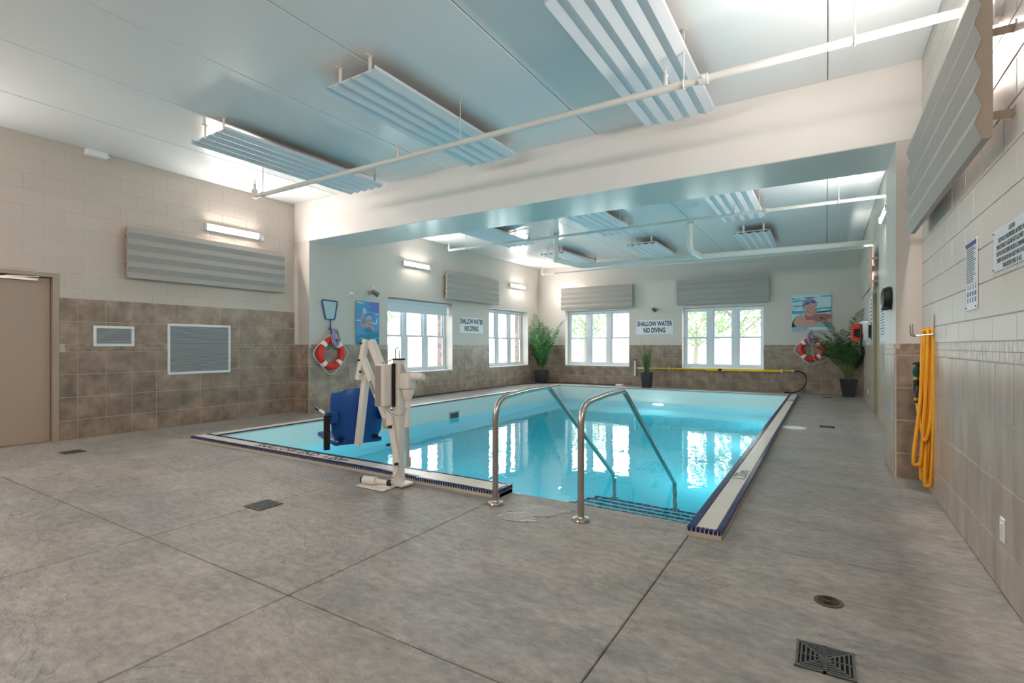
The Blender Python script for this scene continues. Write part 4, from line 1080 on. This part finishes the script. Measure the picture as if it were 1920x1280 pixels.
# ------------------------------------------------------------------ posters (flat prints on thick boards)
def pm(name, rgb): return mat('print_' + name, rgb, .45)
P_ = {'sky': pm('pale_water', (196, 224, 232)), 'aqua': pm('aqua', (84, 176, 200)), 'teal': pm('teal', (40, 140, 176)), 'white': pm('white', (236, 240, 242)),
      'skin': pm('skin', (206, 160, 146)), 'skin2': pm('skin_shade', (168, 112, 104)), 'hair': pm('grey_hair', (150, 142, 150)), 'gog': pm('goggle_blue', (30, 96, 190)),
      'dark': pm('dark', (44, 46, 62)), 'edge': pm('pool_edge', (142, 190, 208)), 'blue': pm('mid_blue', (90, 160, 214)), 'violet': pm('violet_blue', (104, 124, 196)), 'cap': pm('bathing_cap', (196, 196, 222)), 'lip': pm('lip', (150, 80, 84))}
def ell(cx_, cy_, a, c, n=22, rot=0):
    return [(cx_ + a*math.cos(q)*math.cos(rot) - c*math.sin(q)*math.sin(rot), cy_ + a*math.cos(q)*math.sin(rot) + c*math.sin(q)*math.cos(rot)) for q in [2*PI*i/n for i in range(n)]]
def poster(label, o, right, W_, H_, layers):
    r = Vector(right); n = r.cross(Vector((0, 0, 1))); o = Vector(o); X = axes(r, (0, 0, 1), o)
    t = thing('poster', label, 'poster', o, None)
    b = MB(); b.bbox((0, 0, 0), (W_, H_, .03), .002, X=X); b.build('board', P_['edge'], t)
    ms = []; b = MB()
    for k, (poly, key) in enumerate(layers):
        if P_[key] not in ms: ms.append(P_[key])
        z = .0302 + k * .00012
        b.add([X @ Vector((min(max(x, 0), 1) * W_, min(max(y, 0), 1) * H_, z)) for x, y in poly], [tuple(range(len(poly)))], ms.index(P_[key]))
    ob = b.build('print', ms, t)
    return t
random.seed(4)
Lr = [([(0, 0), (1, 0), (1, 1), (0, 1)], 'sky')]
for k in range(26):
    y = random.uniform(.42, 1); x = random.uniform(-.1, 1); Lr.append((ell(x, y, random.uniform(.08, .3), random.uniform(.008, .022), 14), random.choice(['aqua', 'white', 'aqua', 'teal', 'white'])))
Lr += [([(0, .46), (1, .50), (1, .64), (0, .60)], 'aqua'), (ell(.15, .58, .2, .02), 'white'), (ell(.85, .56, .2, .02), 'white'), ([(.55, .46), (1, .53), (1, .56), (.7, .52)], 'dark'),
       ([(0, 0), (1, .06), (1, .30), (0, .18)], 'edge'), (ell(.7, .07, .3, .03), 'white'), ([(0, .22), (.1, .40), (.14, .38), (.14, .12), (0, .10)], 'dark'),
       ([(.55, .30), (.62, .46), (.80, .47), (1, .44), (1, .26), (.75, .26), (.55, .22)], 'skin2'),
       ([(.04, .22), (.10, .38), (.22, .46), (.34, .43), (.48, .33), (.60, .30), (.60, .20), (.46, .10), (.26, .07), (.12, .11)], 'skin'),
       ([(.42, .10), (.58, .20), (.78, .27), (1, .33), (1, .24), (.78, .20), (.62, .16), (.5, .12)], 'skin'), ([(.36, .30), (.60, .30), (.60, .46), (.34, .48)], 'skin2'),
       (ell(.46, .72, .19, .18), 'hair'), (ell(.475, .60, .155, .215), 'skin'), ([(.31, .70), (.35, .83), (.48, .87), (.62, .81), (.645, .70), (.58, .775), (.48, .80), (.37, .77)], 'hair'),
       (ell(.405, .755, .065, .042, rot=.35), 'gog'), (ell(.545, .79, .06, .036, rot=-.05), 'dark'), (ell(.55, .79, .05, .026), 'gog'), ([(.30, .70), (.345, .74), (.345, .72), (.31, .68)], 'dark'),
       (ell(.44, .645, .032, .009, rot=.15), 'skin2'), (ell(.56, .655, .032, .009), 'skin2'), ([(.50, .64), (.525, .56), (.485, .555)], 'skin2'),
       ([(.42, .51), (.50, .475), (.58, .51), (.57, .535), (.50, .515), (.43, .535)], 'lip'), ([(.44, .52), (.50, .495), (.56, .52), (.50, .512)], 'white'), (ell(.60, .57, .012, .05, rot=.2), 'skin2'), (ell(.40, .56, .012, .05, rot=-.2), 'skin2')]
poster('square poster of a smiling swimmer with goggles leaning on the pool edge, back wall', (-.787, YB, 1.63), (1, 0, 0), .885, .955, Lr)
Lp = [([(0, 0), (1, 0), (1, 1), (0, 1)], 'blue'), ([(0, 0), (1, 0), (1, .3), (0, .2)], 'teal'), ([(.55, .8), (1, .75), (1, 1), (.6, 1)], 'violet')]
for k in range(34):
    y = random.uniform(.12, 1); x = random.uniform(0, 1); Lp.append((ell(x, y, random.uniform(.08, .28), random.uniform(.006, .016), 14), random.choice(['aqua', 'sky', 'teal', 'violet', 'blue'])))
Lp += [([(.28, .84), (.40, .83), (.44, .74), (.36, .70), (.26, .72)], 'cap'), ([(.26, .74), (.36, .72), (.34, .62), (.24, .60), (.22, .52), (.30, .46), (.36, .44), (.30, .38), (.16, .46), (.18, .62)], 'skin'),
       ([(.30, .44), (.46, .40), (.56, .42), (.78, .32), (.82, .36), (.70, .44), (.60, .50), (.36, .52)], 'skin'), ([(.30, .36), (.52, .40), (.70, .32), (.62, .26), (.40, .28)], 'teal'),
       (ell(.535, .60, .11, .07), 'cap'), (ell(.53, .545, .09, .075), 'skin'), (ell(.50, .56, .022, .007), 'dark'), (ell(.575, .565, .022, .007), 'dark'), ([(.49, .515), (.535, .50), (.58, .515), (.535, .508)], 'lip'), (ell(.56, .47, .04, .012), 'lip'),
       ([(.84, .52), (.9, .64), (.92, .62), (.87, .48)], 'white')]
poster('tall poster of a swimmer in a pale cap, left wall beside the first window', (XL, 7.46, 1.265), (0, 1, 0), .65, .93, Lp)

# ------------------------------------------------------------------ small wall things
def grille(label, y0, y1, z0, z1, n, group=None):
    t = thing('wall_grille', label, 'vent', (XL+.01, (y0+y1)/2, (z0+z1)/2), 'white framed vent grilles')
    xo = XL + T; fw = .035
    b = MB()
    for p, q in (((y0, z0), (y0+fw, z1)), ((y1-fw, z0), (y1, z1)), ((y0+fw, z0), (y1-fw, z0+fw)), ((y0+fw, z1-fw), (y1-fw, z1))): b.bbox((xo, p[0], p[1]), (xo+.014, q[0], q[1]), .003)
    b.build('grille_frame', M['pure'], t)
    b = MB(); b.box((xo-.002, y0+fw, z0+fw), (xo+.001, y1-fw, z1-fw)); b.build('duct_dark', M['pot'], t)
    h = (z1 - z0 - 2*fw) / n
    me = None
    for k in range(n):
        z = z0 + fw + h*(k+.5)
        if me is None:
            b = MB(); b.box((-.0, y0+fw, -h*.30), (.003, y1-fw, h*.30), X=Matrix.Rotation(.5, 4, 'Y')); s = b.build('slat', M['vent']); me = s.data; bpy.data.objects.remove(s)
        piece('slat', me, t, (xo + .004, 0, z))
    b = MB()
    for y in (y0+.018, y1-.018):
        for z in (z0+.2*(z1-z0), z1-.2*(z1-z0)): b.cyl((xo+.013, y, z), (xo+.017, y, z), .005, 8)
    b.build('screws', M['steel_d'], t)
grille('small white vent grille on the left wall nearest the door', 2.918, 3.40, 1.23, 1.515, 14)
grille('large square white vent grille on the left wall under the baffle', 3.835, 4.792, .80, 1.575, 46)
def camera_spot(label, p, d, aim):
    p, d, aim = Vector(p), Vector(d), Vector(aim).normalized()
    t = thing('wall_spotlight', label, 'spotlight', p, 'small grey wall spotlights')
    b = MB(); b.cyl(p, p + d*.03, .05, 14); b.tube([p + d*.03, p + d*.12], .018, 10); b.build('mount', M['lift_g'], t, True)
    q = p + d*.14; b = MB(); b.cyl(q - aim*.05, q + aim*.12, .045, 14, r2=.055); b.build('housing', M['steel_d'], t, True)
    q2 = q - Vector(aim)*.02 + Vector((0, 0, .07)); b = MB(); b.cyl(q2, q2 + Vector((0, 0, .05)), .03, 10); b.build('sensor', M['pure'], t, True)
camera_spot('small grey wall spotlight above the tall swimmer poster', (XL, 7.85, 2.40), (1, 0, 0), (.5, .6, -.45))
camera_spot('small grey wall spotlight above the back wall sign', (-4.45, YB, 2.34), (0, -1, 0), (.5, -.6, -.3))
b = MB(); b.bbox((XL, 7.28, 2.25), (XL+.04, 7.38, 2.36), .006); dt = b.build('detector', M['pure'], None, org=(XL, 7.33, 2.3)); tag(dt, 'small white detector box above the left poster beside the pillar', 'detector')
b = MB(); b.bbox((XL+.04, 7.30, 2.27), (XL+.046, 7.36, 2.31), .002); b.build('detector_face', M['lift_g'], dt)
b = MB(); b.bbox((XL, 2.82, 3.80), (XL+.10, 3.06, ZC), .006); cbx = b.build('junction_box', M['pure'], None, org=(XL, 2.94, 3.84)); tag(cbx, 'white junction box where the left wall meets the ceiling', 'box')
b = MB(); b.cyl((XL+.05, 3.06, 3.845), (XL+.05, 3.10, 3.845), .012, 10); b.build('conduit_stub', M['pure'], cbx)
def outlet(label, y, z, nm='wall_switch', w_=.075, h_=.12):
    t = thing(nm, label, 'switch', (XR-T, y, z))
    b = MB(); b.bbox((XR-T-.008, y-w_/2, z-h_/2), (XR-T, y+w_/2, z+h_/2), .003); b.build('cover_plate', M['pure'], t)
    b = MB(); b.bbox((XR-T-.012, y-.018, z-.034), (XR-T-.008, y+.018, z+.034), .001); b.build('rocker', M['sign'], t)
outlet('white switch plate low on the near right tiled wall', 3.44, .325); outlet('white outlet cover low on the far right tiled wall', 13.17, .26, 'wall_outlet')
dsp = thing('soap_dispenser', 'black oval dispenser on the inner face of the right pillar', 'dispenser', (PRX, 6.38, 1.72))
b = MB(); b.lathe([(.0, 0), (.095, 0), (.10, .03), (.085, .07), (.05, .085), (0, .088)], (0, 0, 0), 26, X=axes((0, -1, 0), (0, 0, 1), (PRX, 6.38, 1.72)) @ Matrix.Diagonal((1.15, 1.2, 1, 1))); b.build('dispenser_body', M['black'], dsp, True)
b = MB(); b.bbox((PRX-.082, 6.31, 1.60), (PRX-.02, 6.45, 1.635), .008); b.build('push_bar', M['pot'], dsp)
res = thing('wall_phone', 'white wall phone unit on the far right wall beside the red case', 'phone', (XR, 12.3, 1.53))
b = MB(); b.bbox((.56, 12.16, 1.33), (.70, 12.42, 1.72), .03); b.build('phone_body', M['pure'], res, True)
b = MB(); b.bbox((.70, 12.2, 1.40), (XR, 12.38, 1.66), .01); b.build('mount_plate', M['black'], res)
rc = thing('rescue_case', 'red rescue case with a black panel hung in front of the palm', 'case', (.5, 12.2, 1.5))
b = MB(); b.prism([(.42, 1.345), (.585, 1.325), (.585, 1.675), (.42, 1.655)], (0, 12.15, 0), (1, 0, 0), (0, 0, 1), (0, .14, 0)); b.build('case_body', M['orange'], rc)
b = MB(); b.prism([(.455, 1.43), (.56, 1.39), (.56, 1.58), (.455, 1.57)], (0, 12.143, 0), (1, 0, 0), (0, 0, 1), (0, .008, 0)); b.build('case_window', M['black'], rc)
b = MB(); b.tube(spline([(.575, 12.14, 1.66), (.585, 12.12, 1.45), (.575, 12.12, 1.25), (.60, 12.13, 1.06)], 6), [.012]*6 + [.02]*7 + [.05]*6, 8); b.build('strap', M['black'], rc, True)

# ------------------------------------------------------------------ drains and lids in the deck
def grate(label, cx_, cy_, wx, wy, rings):
    t = thing('floor_drain', label, 'drain', (cx_, cy_, 0), 'square cast floor drains')
    b = MB(); b.box((cx_-wx/2, cy_-wy/2, .0005), (cx_+wx/2, cy_+wy/2, .0015)); b.build('drain_well', M['hole'], t)
    b = MB(); f = .0062; z0, z1 = .0015, .0075
    def rect(a, c, w_):
        for p, q in (((-a, -c), (a, -c+w_)), ((-a, c-w_), (a, c)), ((-a, -c+w_), (-a+w_, c-w_)), ((a-w_, -c+w_), (a, c-w_))):
            b.box((cx_+p[0], cy_+p[1], z0), (cx_+q[0], cy_+q[1], z1))
    for k in range(rings):
        s = 1 - k / (rings + .3); rect(wx/2*s, wy/2*s, f if k else f*1.5)
    b.box((cx_-wx/2, cy_-.003, z0), (cx_+wx/2, cy_+.003, z1)); b.box((cx_-.006, cy_-wy/2, z0), (cx_+.006, cy_+wy/2, z1))
    for s in (-1, 1):
        b.beam((cx_-wx/2, cy_-s*wy/2, .0045), (cx_+wx/2, cy_+s*wy/2, .0045), .006, .005)
    b.build('grating', M['grate'], t)
grate('square iron floor drain in the near right foreground', -.006, 2.36, .2, .2, 6)
grate('square iron floor drain in the deck in front of the lift', -3.73, 2.365, .2, .2, 6)
grate('iron floor drain near the left wall door', -7.48, 2.375, .2, .2, 5)
grate('iron floor drain on the right deck half way along the pool', .007, 9.15, .2, .2, 5)
grate('iron floor drain on the right deck near the palm', .01, 14.38, .2, .2, 5)
rd = thing('round_drain', 'small round bronze drain in the right foreground deck', 'drain', (.008, 2.91, 0))
b = MB(); b.lathe([(0, .0005), (.062, .0005), (.062, .004), (.056, .005), (0, .005)], (.008, 2.91, 0), 28); b.build('drain_cover', M['grate_b'], rd, True)
b = MB()
for r in (.012, .02, .028, .036, .044): b.tube([(.008 + r*math.cos(q), 2.91 + r*math.sin(q), .0052) for q in [2*PI*i/24 for i in range(24)]], .0016, 4, closed=True)
b.build('drain_rings', M['hole'], rd)
b = MB(); b.lathe([(0, 0), (.165, 0), (.165, .006), (.15, .009), (.03, .009), (.03, .012), (0, .012)], (-.425, 8.8, 0), 32)
ld = b.build('deck_cover', M['pure'], None, True, org=(-.425, 8.8, 0)); tag(ld, 'round white cover set in the deck beside the right coping', 'cover')
# wet patch between the rails
random.seed(2); b = MB(); poly = []
for i in range(26):
    q = 2*PI*i/26; poly.append((-1.93 + (.17 + random.uniform(-.04, .04))*math.cos(q), 3.16 + (.075 + random.uniform(-.02, .02))*math.sin(q)))
b.prism(poly, (0, 0, .0008), (1, 0, 0), (0, 1, 0), (0, 0, .0012)); poly = []
for i in range(26):
    q = 2*PI*i/26; poly.append((-1.83 + (.22 + random.uniform(-.06, .06))*math.cos(q) , 3.38 + (.15 + random.uniform(-.05, .05))*math.sin(q) + .3*(.22*math.cos(q))))
b.prism(poly, (0, 0, .0008), (1, 0, 0), (0, 1, 0), (0, 0, .0010))
tag(b.build('wet_patch', M['wet'], None, org=(-1.9, 3.3, 0)), 'shiny wet patch on the deck between the two grab rails', 'puddle', kind='stuff')

# ------------------------------------------------------------------ outdoors
b = MB()
for a, c in (((-90, -60), (XL-.5, 110)), ((XR+.5, -60), (60, 110)), ((XL-.5, YB+.5), (XR+.5, 110)), ((XL-.5, -60), (XR+.5, YF-.2))): b.box((a[0], a[1], -.6), (c[0], c[1], -.5))
struct(b.build('ground', M['lawn'], None))
random.seed(9)
def tree(x, y, h, r, label):
    t = thing('tree', label, 'tree', (x, y, -.5), 'trees beyond the windows')
    b = MB(); b.tube([(x, y, -.5), (x+.1, y, h*.35), (x+.05, y+.1, h*.7)], [.18, .13, .05], 8)
    for k in range(6):
        a = k*1.1; b.tube([(x+.08, y, h*(.3+.05*k)), (x + r*.6*math.cos(a), y + r*.6*math.sin(a), h*(.5+.06*k))], [.06, .02], 5)
    b.build('trunk', M['bark'], t, True)
    b = MB()
    for k in range(1500):
        while True:
            p = Vector((random.uniform(-1, 1), random.uniform(-1, 1), random.uniform(-1, 1)))
            if .35 < p.length < 1: break
        c = Vector((x + p.x*r, y + p.y*r, h*.66 + p.z*h*.36)); s = random.uniform(.06, .15)
        u = Vector((random.uniform(-1, 1), random.uniform(-1, 1), random.uniform(-1, 1))).normalized(); v = u.orthogonal().normalized()
        b.add([c - u*s, c + v*s*.5, c + u*s, c - v*s*.5], [(0, 1, 2, 3)])
    b.build('foliage', M['foliage'], t, kind='stuff')
for x, y, h, r, lb in [(-3.4, 24, 5.2, 1.9, 'pale leafy tree outside the right back window, left of its panes'), (-.6, 27, 6.0, 2.3, 'pale leafy tree outside the right back window, right of its panes'),
                       (-13.5, 31, 5.0, 2.2, 'pale leafy tree far outside the left back window'), (-19, 14.5, 6.0, 2.4, 'pale leafy tree outside the first left window'),
                       (-23, 21, 6.5, 2.6, 'pale leafy tree outside the left window nearest the corner'), (-7.6, 36, 4.0, 2.0, 'small round tree far beyond the left back window')]:
    tree(x, y, h, r, lb)
